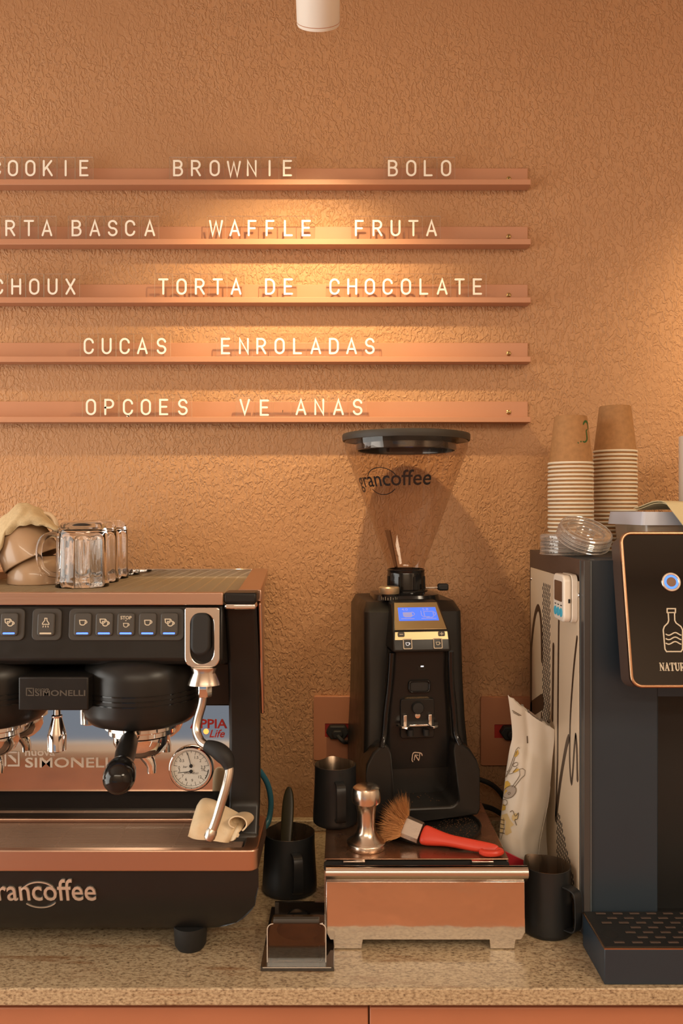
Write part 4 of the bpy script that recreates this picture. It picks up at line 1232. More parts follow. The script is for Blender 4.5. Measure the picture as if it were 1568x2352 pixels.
# bracket plate with push button, screw and portafilter fork
c = Vector((GX - 0.004, 1.402, zp(1650, 1.40)))
m = MB()
m.hexa([(c.x - 0.029, 1.402, c.z + 0.026), (c.x + 0.029, 1.402, c.z + 0.026), (c.x + 0.031, 1.43, c.z + 0.033), (c.x - 0.031, 1.43, c.z + 0.033),
        (c.x - 0.018, 1.401, c.z + 0.036), (c.x + 0.018, 1.401, c.z + 0.036), (c.x + 0.018, 1.43, c.z + 0.040), (c.x - 0.018, 1.43, c.z + 0.040)])
m.build('powder_ledge', mat('coffee_dusted_plastic', (0.065, 0.045, 0.022), 0.7, var=0.5, vscale=500), gr)
MB().prism(rrect(0.058, 0.066, 0.004, 3), c, *UVN, -0.004, 0.003).build('bracket_plate', M_BLACK, gr, bevel=0.001)
m = MB(); m.M = Matrix.Translation((c.x, 1.399, zp(1625, 1.40))) @ Matrix.Rotation(PI / 2, 4, 'X')
m.lathe([(0.0, 0.0), (0.0105, 0.0), (0.0105, 0.004), (0.009, 0.0062), (0, 0.0066)][::-1], seg=24); m.f = [list(reversed(q)) for q in m.f]
m.build('push_button', M_RUBBER, gr)
m = MB(); m.M = Matrix.Translation((c.x, 1.399, zp(1643, 1.40))) @ Matrix.Rotation(PI / 2, 4, 'X')
m.lathe([(0.0, 0.0), (0.0052, 0.0), (0.0045, 0.0018), (0, 0.0022)][::-1], seg=20); m.f = [list(reversed(q)) for q in m.f]
m.build('screw', M_CHROME, gr)
for fx in (-0.0225, 0.0205):
    MB().box(c.x + fx - 0.003, c.x + fx + 0.003, 1.392, 1.400, zp(1670, 1.395), zp(1641, 1.395)).build('fork_post', M_STEEL, gr, bevel=0.001)
m = MB()
fz0, fz1 = zp(1675, 1.375), zp(1669, 1.375)
fo = [(-0.033, 0.0), (-0.028, 0.020), (-0.020, 0.026), (-0.016, 0.022), (-0.014, 0.010), (0.014, 0.010), (0.016, 0.022), (0.020, 0.026), (0.028, 0.020), (0.033, 0.0)]
m.prism([(a * 1.12, b) for a, b in fo][::-1], (c.x, 1.400, 0), (1, 0, 0), (0, -1, 0), (0, 0, 1), fz0, fz1)
m.build('portafilter_fork', M_CHROME, gr, bevel=0.001)
for fx in (-0.014, 0.013):
    m = MB().tube([(c.x + fx, 1.391, zp(1690, 1.39)), (c.x + fx, 1.391, zp(1676, 1.39))], 0.0055, 12); m.build('peg', M_RUBBER, gr)
# flared base with rounded bay
def bay_half(s):
    pts = [(0.0, GB), (0.092, GB), (0.0965, GB + 0.008), (0.0965, 0.205), (0.094, 0.219), (0.083, 0.237), (0.066, 0.250), (0.0565, 0.248), (0.0525, 0.238), (0.0525, 0.172)] + \
          [(0.0525 - 0.013 * (1 - math.cos(math.radians(a))), 0.172 - 0.016 * math.sin(math.radians(a))) for a in (22, 45, 68, 90)]
    return [(GX + s * a, b) for a, b in pts]
pts = bay_half(1) + bay_half(-1)[:0:-1]
n = len(pts)
def yy(x, z):
    t = max(0.0, z - 0.205)
    return 1.346 + 0.75 * t + 4.0 * t * t + 2.2 * max(0.0, abs(x - GX) - 0.075) ** 1.0 * 0.5
mm = MB()
a_ = [(x, yy(x, z), z) for x, z in pts]; b_ = [(x, 1.50, z) for x, z in pts]
mm.add(a_ + b_, [(i, (i + 1) % n, n + (i + 1) % n, n + i)[::-1] for i in range(n)] + [tuple(range(n)), tuple(range(2 * n - 1, n - 1, -1))])
mm.build('base', M_BLACK_SATIN, gr, bevel=0.004, seg=3, ang=50)
m = MB().prism(rrect(0.103, 0.094, 0.012, 4, GX, 0.203), (0, 1.428, 0), *UVN, -0.01, 0.0)
m.build('bay_back', M_BLACK, gr)
m = MB()
for k in range(26):
    a = random.uniform(-0.045, 0.045); y = random.uniform(1.368, 1.42)
    m.ball((GX + a, y, 0.1565), random.uniform(0.0006, 0.0014), 6, 4, (1, 1, 0.6))
M_GROUNDS = mat('coffee_grounds', (0.075, 0.035, 0.014), 0.9, var=0.4, vscale=800)
m.build('coffee_grounds', M_GROUNDS, gr, kind='stuff')
# N badge
bc = Vector((GX - 0.003, 1.4085, zp(1743, 1.400)))
m = MB(); m.M = Matrix.Translation(bc) @ Matrix.Rotation(math.radians(8), 4, 'Y')
sq = rrect(0.0165, 0.0165, 0.004, 3)
m.stroke(sq[:-5], 0.0016, (0, 0, 0), *UVN, 0, 0.001)
m.stroke([(-0.004, 0.004), (0.0035, -0.0045)], 0.0018, (0, 0, 0), *UVN, 0, 0.001)
m.stroke([(0.004, 0.0075), (0.004, -0.003)], 0.0013, (0, 0, 0), *UVN, 0, 0.001); m.stroke([(-0.0042, -0.005), (-0.0042, 0.004), (0.0015, 0.004)], 0.0013, (0, 0, 0), *UVN, 0, 0.001)
m.build('badge', M_EMBL, gr)
# feet under the back
for s in (-1, 1):
    for y in (1.47, 1.61):
        MB().lathe([(0, ZK + 0.0003), (0.013, ZK + 0.0003), (0.013, GB), (0, GB)], (GX + s * 0.07, y, 0), 16).build('foot', M_RUBBER, gr)
# hopper neck, cone, lid
zn0, zn1 = 0.488, zp(1312, HY)
m = MB().lathe([(0.0, zn0), (0.040, zn0), (0.040, zn0 + 0.006), (0.0355, zn0 + 0.008), (0.0345, zn1 - 0.003), (0.0335, zn1), (0.0, zn1)], (HX, HY, 0), 40)
for i in range(8):
    a = 2 * PI * i / 8 + 0.25
    m.tube([(HX + 0.0355 * math.cos(a), HY + 0.0355 * math.sin(a), zn0 + 0.008), (HX + 0.035 * math.cos(a), HY + 0.035 * math.sin(a), zn1 - 0.008)], 0.0022, 8)
m.build('neck', M_BLACK_GLOSS, gr)
M_HOPPER = thin_glass('smoky_clear_polycarbonate', (0.90, 0.84, 0.79), 0.03, 0.04, gain=0.75)
r_t = 0.1125; z_t = zp(1010, HY); z_b = zp(1036, HY); z_c = zn1
m = MB().lathe([(0.0325, z_c - 0.004), (0.0330, z_c), (0.0345, z_c + 0.012), (r_t - 0.002, z_b - 0.004), (r_t, z_b), (r_t + 0.001, z_t)], (HX, HY, 0), 96)
hop = m.build('hopper', M_HOPPER, gr, ang=60)
MB().lathe([(0.0322, z_c - 0.002), (0.0322, z_c + 0.005), (0.0332, z_c + 0.005), (0.0350, z_c + 0.003), (0.034, z_c - 0.002)], (HX, HY, 0), 48).build('hopper_collar', M_BLACK_GLOSS, hop)
m = MB().lathe([(0, z_t - 0.001), (0.1135, z_t - 0.001), (0.1170, z_t - 0.003), (0.1178, z_t + 0.0015), (0.1178, z_t + 0.0075), (0.1168, z_t + 0.0095), (0.110, z_t + 0.0108), (0, z_t + 0.0108)], (HX, HY, 0), 80)
M_LID = mat('dark_grained_lid', (0.035, 0.030, 0.023), 0.5, bump=0.25, bscale=2200)
ld = m.build('lid', M_LID, gr)
M_SMOKE = mat('dark_smoked_plastic', (0.03, 0.028, 0.026), 0.1, coat=0.6)
m = MB()
m.lathe([(0.092, z_t - 0.001), (0.0935, z_b + 0.001), (0.0920, z_b - 0.0005), (0.090, z_b + 0.001), (0.089, z_t - 0.001)], (HX, HY, 0), 64)
m.build('lid_skirt', M_SMOKE, ld)
# gate blade inside the hopper
g0 = W(890, 1218, HY - 0.03); g1 = W(911, 1310, HY - 0.012)
m = MB().hexa([(g0.x - 0.001, g0.y, g0.z), (g0.x + 0.001, g0.y, g0.z), (g0.x + 0.001, g0.y + 0.05, g0.z), (g0.x - 0.001, g0.y + 0.05, g0.z),
               (g1.x - 0.001, g1.y, g1.z), (g1.x + 0.001, g1.y, g1.z), (g1.x + 0.001, g1.y + 0.022, g1.z), (g1.x - 0.001, g1.y + 0.022, g1.z)])
m.f = [list(reversed(q)) for q in m.f]
m.build('gate_blade', thin_glass('smoky_blade', (0.52, 0.46, 0.42), 0.1, 0.08), hop)
# logo wrapped round the cone
def cone_pt(ang, h, lift):
    """ang 0 faces the camera, positive to the right; h = height above z_c"""
    t = (h - 0.012) / (z_b - 0.004 - z_c - 0.012)
    r = 0.0345 + (r_t - 0.002 - 0.0345) * t + lift
    return (HX + r * math.sin(ang), HY - r * math.cos(ang), z_c + h)
vs, fs = text_geo('grancoffee', 0.0475, 0.0, 0.0004, 'LEFT', 1.0)
wmax = max(p.x for p in vs)
hb = zp(1118, HY - 0.08) - z_c
A0, A1 = math.radians(-72) - YAW, math.radians(24) - YAW
m = MB()
m.add([cone_pt(A0 + (A1 - A0) * p.x / wmax, hb + p.y * 0.80 + 0.004 * p.x / wmax, 0.0006) for p in vs], fs)
cxn = 0.41; rcx = 0.0345
for a0, a1 in ((20, 155), (215, 325)):
    pl = arc(0, 0, rcx * 0.86, 0.0235, a0, a1, 20)
    rows = []
    for x, y in pl:
        for k in (0.97, 1.03):
            xx, yy_ = x * k, y * k
            rows.append(cone_pt(A0 + (A1 - A0) * (cxn + xx / 0.150), hb + 0.010 + yy_ * 1.0, 0.0006))
    m.add(rows, [(2 * i, 2 * i + 1, 2 * i + 3, 2 * i + 2) for i in range(len(pl) - 1)])
M_LOGO = mat('black_logo_print', (0.015, 0.012, 0.012), 0.25)
m.build('grancoffee_logo', M_LOGO, hop)
# shutter slide and grind adjuster
zz = zp(1350, 1.50)
m = MB().tube([(HX + 0.030, 1.50, zz), (xp(1006, 1.5), 1.50, zz)], 0.0016, 8); m.build('shutter_rod', M_STEEL, gr)
m = MB().box(xp(1002, 1.5), xp(1026, 1.5), 1.493, 1.507, zp(1357, 1.5), zp(1341, 1.5)); m.build('shutter_knob', M_RUBBER, gr, bevel=0.003)
kx = xp(884, 1.475)
m = MB().lathe([(0, zp(1377, 1.475)), (0.0148, zp(1377, 1.475)), (0.0148, zp(1363, 1.475)), (0, zp(1363, 1.475))], (kx, 1.475, 0), 32)
ad = m.build('adjuster_scale', M_BLACK_GLOSS, gr)
m = MB().lathe([(0, zp(1363, 1.475)), (0.0175, zp(1363, 1.475)), (0.0182, zp(1361.5, 1.475)), (0.0182, zp(1349, 1.475)), (0.0165, zp(1346.5, 1.475)), (0, zp(1346.5, 1.475))], (kx, 1.475, 0), 40)
m.build('adjuster_knob', mat('champagne_knob', (0.58, 0.47, 0.30), 0.35, 0.8), gr)
m = MB()
for i in range(9):
    a = -PI / 2 + (i - 4) * 0.32
    for L, w in ((0.004 if i % 2 else 0.0055, 0.0006),):
        m.stroke([(0, 0), (0, L)], w, (kx + 0.0149 * math.cos(a), 1.475 + 0.0149 * math.sin(a), zp(1376, 1.475)), (-math.sin(a), math.cos(a), 0), (0, 0, 1), (math.cos(a), math.sin(a), 0), 0, 0.0003)
m.build('scale_marks', M_ICON, ad)
gr.rotation_euler = (0, 0, YAW)
# black cables of the grinder
for pts, lab in (([(1070, 1785, 1.60), (1095, 1789, 1.60), (1125, 1800, 1.60), (1150, 1822, 1.61), (1172, 1862, 1.62), (1180, 1893, 1.62)], 'black power cable arching from the grinder behind the coffee bag'),
                 ([(1088, 1850, 1.50), (1110, 1852, 1.52), (1135, 1860, 1.54), (1160, 1880, 1.55), (1178, 1926, 1.56)], 'thin black cable below the arching one, right of the grinder'),
                 ([(1092, 1872, 1.46), (1112, 1880, 1.47), (1128, 1905, 1.46), (1134, 1940, 1.44), (1140, 1985, 1.42)], 'black cable dropping beside the steel drawer box')):
    pth = smooth_path([W(*q) for q in pts], 6)
    pth = [Vector((q.x, q.y, max(q.z, 0.0055))) for q in pth]
    tag(MB().tube(pth, 0.0048, 10).build('cable', M_RUBBER), lab, 'cable')

# round black dish below the grinder
DXc, DYc = xp(992, 1.345), 1.348
dish = thing('round_dish', 'round black plastic dish with coffee grounds under the grinder', 'dish', (DXc, DYc, ZK))
MB().lathe([(0, ZK + 0.0003), (0.074, ZK + 0.0003), (0.079, ZK + 0.003), (0.080, ZK + 0.0085), (0.078, ZK + 0.0085), (0.0755, ZK + 0.004), (0.0, ZK + 0.0035)], (DXc, DYc, 0), 64).build('dish_body', M_BLACK_SATIN, dish)
m = MB(); rg = random.Random(3)
for k in range(420):
    a = rg.uniform(-1.9, 0.9); r = 0.073 * math.sqrt(rg.random())
    m.ball((DXc + r * math.cos(a), DYc + r * math.sin(a), ZK + 0.0042), rg.uniform(0.0004, 0.0011), 5, 3, (1, 1, 0.6))
m.build('coffee_grounds', M_GROUNDS, dish, kind='stuff')

# ------------------------------------------------------------------ tamper
M_ALU = mat('polished_aluminium', (0.74, 0.66, 0.56), 0.24, 1.0, rvar=0.05, vscale=20)
TX, TY = xp(841, 1.27), 1.272
tp = thing('tamper', 'polished metal coffee tamper standing on the steel drawer box', 'tamper', (TX, TY, ZK))
z = ZK + 0.0003
def zt(py): return zp(py, 1.27)
MB().lathe([(0, z), (0.0297, z), (0.0303, z + 0.001), (0.0303, z + 0.0085), (0.0297, z + 0.0095), (0.026, z + 0.012)], (TX, TY, 0), 56).build('base', M_ALU, tp)
MB().lathe([(0.0262, z + 0.0118), (0.019, z + 0.0175), (0.0145, z + 0.025), (0.0132, z + 0.035), (0.0138, z + 0.052), (0.0162, z + 0.065), (0.0182, z + 0.0685)], (TX, TY, 0), 48).build('shaft', M_ALU, tp)
MB().lathe([(0.018, z + 0.0685), (0.0215, z + 0.0690), (0.0222, z + 0.072), (0.0222, z + 0.086), (0.0205, z + 0.0912), (0.0165, z + 0.0940), (0.0, z + 0.0945)], (TX, TY, 0), 48).build('grip', M_ALU, tp)

# ------------------------------------------------------------------ brush
M_BRISTLE = mat('ginger_bristle', (0.50, 0.235, 0.085), 0.7)
M_BRED = mat('red_plastic', (0.56, 0.045, 0.022), 0.38)
br = thing('pastry_brush', 'flat brush with red handle and ginger bristles on the drawer box', 'brush', tuple(W(960, 1925, 1.285)))
f0 = W(927, 1898, 1.290); f1 = W(966, 1914, 1.278)
ax = (f1 - f0).normalized()
side = Vector((0.25, 1, 0.15)); side = (side - ax * side.dot(ax)).normalized(); up = ax.cross(side); up = up if up.z > 0 else -up
def slab(mb, stations, wv, tv):
    """stations: list of (point, half width, half thickness)"""
    secs = []
    for p, hw, ht in stations:
        secs.append([p + wv * (a * hw) + tv * (b * ht) for a, b in ((1, .5), (.7, 1), (-.7, 1), (-1, .5), (-1, -.5), (-.7, -1), (.7, -1), (1, -.5))])
    loft(mb, secs)
wv = (up * 0.75 + side * 0.66).normalized(); tv = ax.cross(wv).normalized()
wv2 = Vector((0.1, 0.75, 0.35)); 
m = MB(); slab(m, [(f0, 0.0165, 0.0075), (f0 + ax * 0.003, 0.0170, 0.0085), (f1, 0.0165, 0.0080)], wv, tv)
m.build('ferrule', M_STEEL_SOFT, br, ang=30)
h_end = W(1146, 1959, 1.243); h_end.z = ZK + 0.0062
m = MB()
hs_ = [(f1, 0.0160, 0.0085), (f1 + ax * 0.012, 0.0150, 0.0085)]
hp0 = f1 + ax * 0.012
for t, hw, ht in ((0.2, 0.0105, 0.0075), (0.35, 0.0085, 0.007), (0.55, 0.009, 0.0065), (0.75, 0.0085, 0.006), (0.9, 0.0075, 0.0055), (1.0, 0.004, 0.004)):
    p = hp0.lerp(h_end, t); p.z = max(p.z, ZK + 0.0085)
    hs_.append((p, hw, ht))
slab(m, hs_, wv, tv)
hdl = m.build('handle', M_BRED, br, ang=45, bevel=0.0)
sd = hdl.modifiers.new('soft', 'SUBSURF'); sd.levels = 1; sd.render_levels = 2
# hook at the end of the handle
m = MB().tube(smooth_path([h_end + Vector((-0.028, -0.004, 0.0005)), h_end + Vector((-0.022, -0.0095, 0.0)), h_end + Vector((-0.008, -0.0105, 0)), h_end + Vector((0.002, -0.004, 0.0)), h_end + Vector((-0.004, 0.0, 0.001))], 5), 0.0048, 10)
m.build('hanging_hook', M_BRED, br)
# bristles: tapered hairs fanning out of the ferrule
rg = random.Random(5); m = MB()
for k in range(2800):
    u_ = rg.uniform(-1, 1); v_ = rg.uniform(-1, 1)
    p = f0 + wv * (u_ * 0.0155) + tv * (v_ * 0.007) - ax * -0.002
    L = rg.uniform(0.018, 0.050) * (1 - 0.2 * abs(u_))
    d = (-ax * 0.95 + wv * (u_ * 0.7 + rg.gauss(0, 0.55)) + tv * (v_ * 0.45 + rg.gauss(0, 0.55)) + Vector((0, 0, 0.16))).normalized()
    bend = (wv * rg.gauss(0, 0.3) + tv * rg.gauss(0, 0.3) + ax * rg.uniform(-0.1, 0.5)) * L * 0.35
    q1 = p + d * (L * 0.5) + bend * 0.25; q2 = p + d * L + bend
    for q in (q1, q2): q.z = max(q.z, ZK + 0.011)
    s_ = d.orthogonal().normalized() * 0.00032; s2 = d.cross(s_).normalized() * 0.00032
    m.add([p + s_, p - s_ * 0.5 + s2, p - s_ * 0.5 - s2, q1 + s_, q1 - s_ * 0.5 + s2, q1 - s_ * 0.5 - s2, q2],
          [(0, 1, 4, 3), (1, 2, 5, 4), (2, 0, 3, 5), (3, 4, 6), (4, 5, 6), (5, 3, 6)])
m.build('bristles', M_BRISTLE, br, weld=False, kind='stuff')

# ------------------------------------------------------------------ milk jugs
M_JUGIN = brushed('jug_inner_steel', (0.55, 0.46, 0.37), 0.28, (60, 60, 6))
def jug(label, px, D, z0, r, h, hang, group='black milk jugs', rtop=0.92):
    """hang: direction of the handle (degrees, -90 faces the camera)"""
    X = xp(px, D)
    t = thing('milk_jug', label, 'jug', (X, D, z0), group)
    seg = 64; m = MB()
    prof = [(0.0, 0.0), (r * 0.93, 0.0), (r * 0.985, 0.002), (r, 0.007), (r * 0.99, 0.02), (r * 0.955, h * 0.45), (r * rtop, h * 0.8), (r * rtop, h)]
    a_sp = math.radians(hang + 180)
    def ring(rr, zz, k):
        pts = []
        for i in range(seg):
            a = 2 * PI * i / seg
            d = math.atan2(math.sin(a - a_sp), math.cos(a - a_sp))
            f = math.exp(-(d / 0.30) ** 2) * k
            pts.append((X + (rr + 0.007 * f) * math.cos(a), D + (rr + 0.007 * f) * math.sin(a), z0 + zz + 0.0012 * f))
        return pts
    def rows(pr, mb):
        vs = []; R = []
        for rr, zz, k in pr:
            if rr == 0: R.append([len(vs)]); vs.append((X, D, z0 + zz)); continue
            R.append(list(range(len(vs), len(vs) + seg))); vs += ring(rr, zz, k)
        fs = []
        for A, B in zip(R[:-1], R[1:]):
            for i in range(seg):
                j = (i + 1) % seg
                if len(A) == 1: fs.append((A[0], B[j], B[i]))
                elif len(B) == 1: fs.append((A[i], A[j], B[0]))
                else: fs.append((A[i], A[j], B[j], B[i]))
        mb.add(vs, fs)
    ks = lambda zz: max(0, (zz / h - 0.72) / 0.28) ** 1.5
    rows([(rr, zz, ks(zz)) for rr, zz in prof] + [(r * rtop - 0.0012, h + 0.0006, 1.0)], m)
    m.build('jug_body', M_BLACK_MATT, t, ang=50)
    m = MB()
    rows([(r * rtop - 0.0010, h + 0.0007, 1.0), (r * rtop - 0.0018, h * 0.8, ks(h * 0.8)), (r * 0.93, h * 0.45, 0), (r * 0.95, 0.02, 0), (r * 0.88, 0.004, 0), (0, 0.003, 0)], m)
    m.build('inner_wall', M_JUGIN, t, ang=50)
    # strap handle
    a = math.radians(hang); dv = Vector((math.cos(a), math.sin(a), 0)); sv = Vector((-math.sin(a), math.cos(a), 0))
    c = Vector((X, D, z0))
    path = smooth_path([c + dv * (r * 0.93) + Vector((0, 0, h * 0.80)), c + dv * (r * 0.93 + 0.013) + Vector((0, 0, h * 0.80)), c + dv * (r * 0.93 + 0.022) + Vector((0, 0, h * 0.745)),
                        c + dv * (r * 0.95 + 0.0235) + Vector((0, 0, h * 0.5)), c + dv * (r + 0.019) + Vector((0, 0, h * 0.22)), c + dv * (r * 0.99 + 0.0005) + Vector((0, 0, h * 0.165))], 5)
    wd = 0.0078; m = MB(); secs = []
    for i, p in enumerate(path):
        tg = (path[min(i + 1, len(path) - 1)] - path[max(i - 1, 0)]).normalized()
        nn = tg.cross(sv).normalized()
        secs.append([p + sv * wd + nn * 0.0011, p - sv * wd + nn * 0.0011, p - sv * wd - nn * 0.0011, p + sv * wd - nn * 0.0011])
    loft(m, secs)
    m.build('handle', M_BLACK_MATT, t, bevel=0.0006)
    return t
jug('black milk jug on the drawer box, left of the grinder', 770, 1.375, ZK + 0.0003, 0.0372, 0.0955, -80)
jug('black milk jug with a dark spatula in it, beside the coffee machine', 665, 1.398, 0.0003, 0.0460, 0.096, -74)
jug('black milk jug beside the dark water dispenser, right of the drawer box', 1256, 1.263, 0.0003, 0.0385, 0.0985, -56)
# spatula in the left jug
M_OLIVE = mat('dark_olive_plastic', (0.028, 0.023, 0.010), 0.4)
sp0 = W(655, 1960, 1.400); sp1 = W(664, 1806, 1.44)
m = MB()
dv = sp1 - sp0
sta = [(-0.42, 0.0085, 0.0022), (0.0, 0.0088, 0.0028), (0.35, 0.0105, 0.0034), (0.62, 0.0112, 0.0036), (0.83, 0.0098, 0.0034), (0.95, 0.0062, 0.0028), (1.0, 0.0022, 0.0018)]
slab(m, [(sp0 + dv * t, a, b) for t, a, b in sta], Vector((0.97, -0.25, 0)), dv.normalized().cross(Vector((0.97, -0.25, 0))).normalized())
o = m.build('spatula', M_OLIVE, None, ang=50); sd = o.modifiers.new('soft', 'SUBSURF'); sd.levels = 1; sd.render_levels = 2
tag(o, 'dark olive spatula handle standing in the black milk jug', 'spatula')

# ------------------------------------------------------------------ tamping stand (smoked acrylic)
M_ACR = mat('glossy_smoked_acrylic', (0.020, 0.014, 0.010), 0.05, coat=1.0)
M_ACR_T = thin_glass('smoked_acrylic_sheet', (0.74, 0.64, 0.54), 0.02, 0.06)
M_ACR_E = mat('bright_acrylic_edge', (0.62, 0.54, 0.45), 0.25)
ts = thing('tamping_stand', 'smoked acrylic tamping stand with a round cut-out on the worktop', 'tamping stand', (xp(682, 1.2), 1.2, 0))
tx0, tx1 = xp(598, 1.146), xp(767, 1.146)
MB().box(tx0, tx1, 1.1465, 1.322, 0.0003, 0.0062).build('base_plate', M_ACR, ts, bevel=0.0006)
MB().box(tx0 + 0.003, tx1 - 0.004, 1.1460, 1.1464, 0.0052, 0.0060).build('base_edge', M_ACR_E, ts)
px0, px1 = xp(613, 1.155), xp(748, 1.155)
# clear front sheet with rounded corners and a clamp bar along its top
ol = lever_outline(px1 - px0, 0.054, 0.008, 0.001)
cxs = (px0 + px1) / 2
MB().prism(ol, (cxs, 1.160, 0.0334), *UVN, -0.0015, 0.0015).build('front_sheet', M_ACR_T, ts)
m = MB().stroke([(-(px1 - px0) / 2, -0.0265)] + arc(-(px1 - px0) / 2 + 0.008, 0.019, 0.008, 0.008, 180, 90, 5), 0.0010, (cxs, 1.160, 0.0334), *UVN, 0.0015, 0.0019)
m.build('sheet_edge', M_ACR_E, ts)
m = MB().stroke([((px1 - px0) / 2, -0.0265)] + arc((px1 - px0) / 2 - 0.008, 0.019, 0.008, 0.008, 0, 90, 5), 0.0010, (cxs, 1.160, 0.0334), *UVN, 0.0015, 0.0019)
m.build('sheet_edge', M_ACR_E, ts)
MB().box(xp(628, 1.166), xp(733, 1.166), 1.1625, 1.171, 0.0575, 0.0645).build('clamp_bar', M_GREYBTN, ts, bevel=0.001)
# shelf with round hole
n = 32; hc = (xp(688, 1.205), 1.207); hr = 0.0335
ho = arc(hc[0], hc[1], hr, hr, 0, 360 - 360 / n, n - 1)
oo = []
for a, b in ho:
    dx, dy = a - hc[0], b - hc[1]
    k = min((px1 - hc[0]) / abs(dx) if dx > 1e-9 else ((hc[0] - px0) / abs(dx) if dx < -1e-9 else 9e9), 0.041 / abs(dy) if abs(dy) > 1e-9 else 9e9)
    oo.append((hc[0] + dx * k, hc[1] + dy * k))
M_SHELF = mat('brown_acrylic', (0.060, 0.036, 0.018), 0.12, coat=0.5)
MB().frame(oo, ho, (0, 0, 0), (1, 0, 0), (0, 1, 0), (0, 0, 1), 0.0255, 0.0295).build('shelf', M_SHELF, ts)
MB().lathe([(0, 0.0225), (hr - 0.001, 0.0225), (hr - 0.001, 0.0245), (0, 0.0245)], (hc[0], hc[1], 0), 32).build('cup_mat', mat('coffee_dusted_mat', (0.075, 0.036, 0.016), 0.7, var=0.7, vscale=22), ts)
MB().box(px0 + 0.002, px1 - 0.010, 1.170, 1.244, 0.0064, 0.0222).build('inner_block', M_BLACK, ts)
# low rear wall and round cap
MB().box(px0 - 0.0005, px1 + 0.0005, 1.298, 1.302, 0.0064, 0.0245).build('rear_wall', M_ACR, ts)
m = MB().lathe([(0.0, 0.0), (0.0185, 0.0), (0.0185, 0.013), (0.0165, 0.0145), (0.0150, 0.0135), (0.0, 0.0135)], (xp(682, 1.262), 1.268, 0.0064), 32)
m.build('round_cap', M_BLACK_GLOSS, ts)

# ------------------------------------------------------------------ water dispenser
DX = 0.356; DX1 = 0.735; DF = 1.217; DBK = 1.564; ZD = zp(1287, DF)
M_NAVY = mat('dark_blue_grey_steel', (0.020, 0.031, 0.043), 0.38, rvar=0.05, vscale=15)
M_NAVY_D = mat('dark_recess', (0.012, 0.012, 0.012), 0.5)
M_DBROWN = mat('brown_black_trim', (0.070, 0.045, 0.034), 0.4)
M_POST = mat('dark_grey_post', (0.050, 0.046, 0.044), 0.35)
M_PANEL = mat('warm_white_side_panel', (0.62, 0.50, 0.36), 0.38)
M_PRINT = mat('dark_brown_print', (0.045, 0.026, 0.015), 0.4)
M_BRONZE = brushed('bronze_bezel', (0.50, 0.30, 0.18), 0.25, (200, 4, 4), 0.05)
wd = thing('water_dispenser', 'dark water dispenser with printed white side panel and black control glass', 'water dispenser', ((DX + DX1) / 2, 1.4, 0))
m = MB()
m.box(DX + 0.004, DX1, 1.30, DBK, 0.014, ZD)
m.box(DX + 0.004, xp(1510, DF), DF, 1.30, 0.014, ZD)
m.box(xp(1510, DF), DX1, DF, 1.30, zp(1600, DF), ZD)
m.box(DX1 - 0.05, DX1, DF, 1.30, 0.014, zp(1600, DF))
body = m.build('body', M_NAVY, wd, bevel=0.001)
MB().box(xp(1510, DF), DX1 - 0.05, 1.2985, 1.2999, 0.0145, zp(1600, DF)).build('recess_back', M_NAVY_D, wd)
MB().box(DX + 0.012, DX1 - 0.01, DF + 0.012, DBK - 0.01, 0.0003, 0.014).build('plinth', M_RUBBER, wd)
# corner post with fine bright edges
MB().box(DX, DX + 0.010, DF - 0.0015, DF + 0.016, 0.012, ZD).build('corner_post', M_POST, wd, bevel=0.001)
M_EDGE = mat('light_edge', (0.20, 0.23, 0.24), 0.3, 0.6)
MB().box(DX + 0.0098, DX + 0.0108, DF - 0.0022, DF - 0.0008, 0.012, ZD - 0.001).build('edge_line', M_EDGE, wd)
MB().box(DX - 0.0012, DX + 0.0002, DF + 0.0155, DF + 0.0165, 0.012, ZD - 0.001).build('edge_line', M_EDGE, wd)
# side: dark frame with an inset printed panel
MB().box(DX, DX + 0.0038, DF + 0.0165, DBK, 0.012, ZD).build('side_frame', M_DBROWN, wd)
UVX = ((0, -1, 0), (0, 0, 1), (-1, 0, 0))      # plane seen from the left: u towards the camera
def sp(px, py):
    D = DX * F / (px - 784.0)
    return (-D, HC - (py - 1176) * D / F)
ypan0, ypan1 = DF + 0.020, DBK - 0.014
zq0, zq1 = 0.045, ZD - 0.0325
pan = MB().box(DX - 0.002, DX - 0.0001, ypan0, ypan1, zq0, zq1).build('side_panel', M_PANEL, wd, bevel=0.0006)
zc = 0.0
def pr_stroke(mb, pix, w, closed=False, n=5):
    p = [sp(a, b) for a, b in pix]
    if n: p = [tuple(q) for q in smooth_path([Vector(q) for q in p], n)]
    p = [(max(-ypan1 + w / 2, min(-ypan0 - w / 2, a)), b) for a, b in p]
    mb.stroke(p, w, (DX - 0.002, 0, 0), *UVX, 0, 0.0003, closed)
m = MB()
pr_stroke(m, [(1218, 1640), (1218, 1560), (1221, 1500), (1229, 1425), (1237, 1396), (1243, 1410), (1246, 1450), (1247, 1515)], 0.013)
pr_stroke(m, [(1273.5, 1484), (1272.5, 1560), (1271, 1650)], 0.012, n=0)
pr_stroke(m, [(1286, 1425), (1284.5, 1550), (1283, 1750), (1279, 1870)], 0.009, n=0)
pr_stroke(m, [(1328, 1465), (1320, 1540), (1313, 1640), (1311, 1720), (1312, 1770), (1315, 1798), (1318, 1775), (1322, 1715), (1325, 1690)], 0.0075)
pr_stroke(m, [(1279, 1880), (1290, 1790), (1303, 1715), (1309, 1695)], 0.012)
pr_stroke(m, [(1325, 1690), (1327.5, 1720), (1329, 1790)], 0.009)
pr_stroke(m, [(1247, 1612), (1222, 1625)], 0.028, n=0)
pr_stroke(m, [(1246, 1640), (1245.5, 1700)], 0.008, n=0)
pr_stroke(m, [(1261, 1660), (1258.5, 1800), (1254, 1850)], 0.010, n=0)
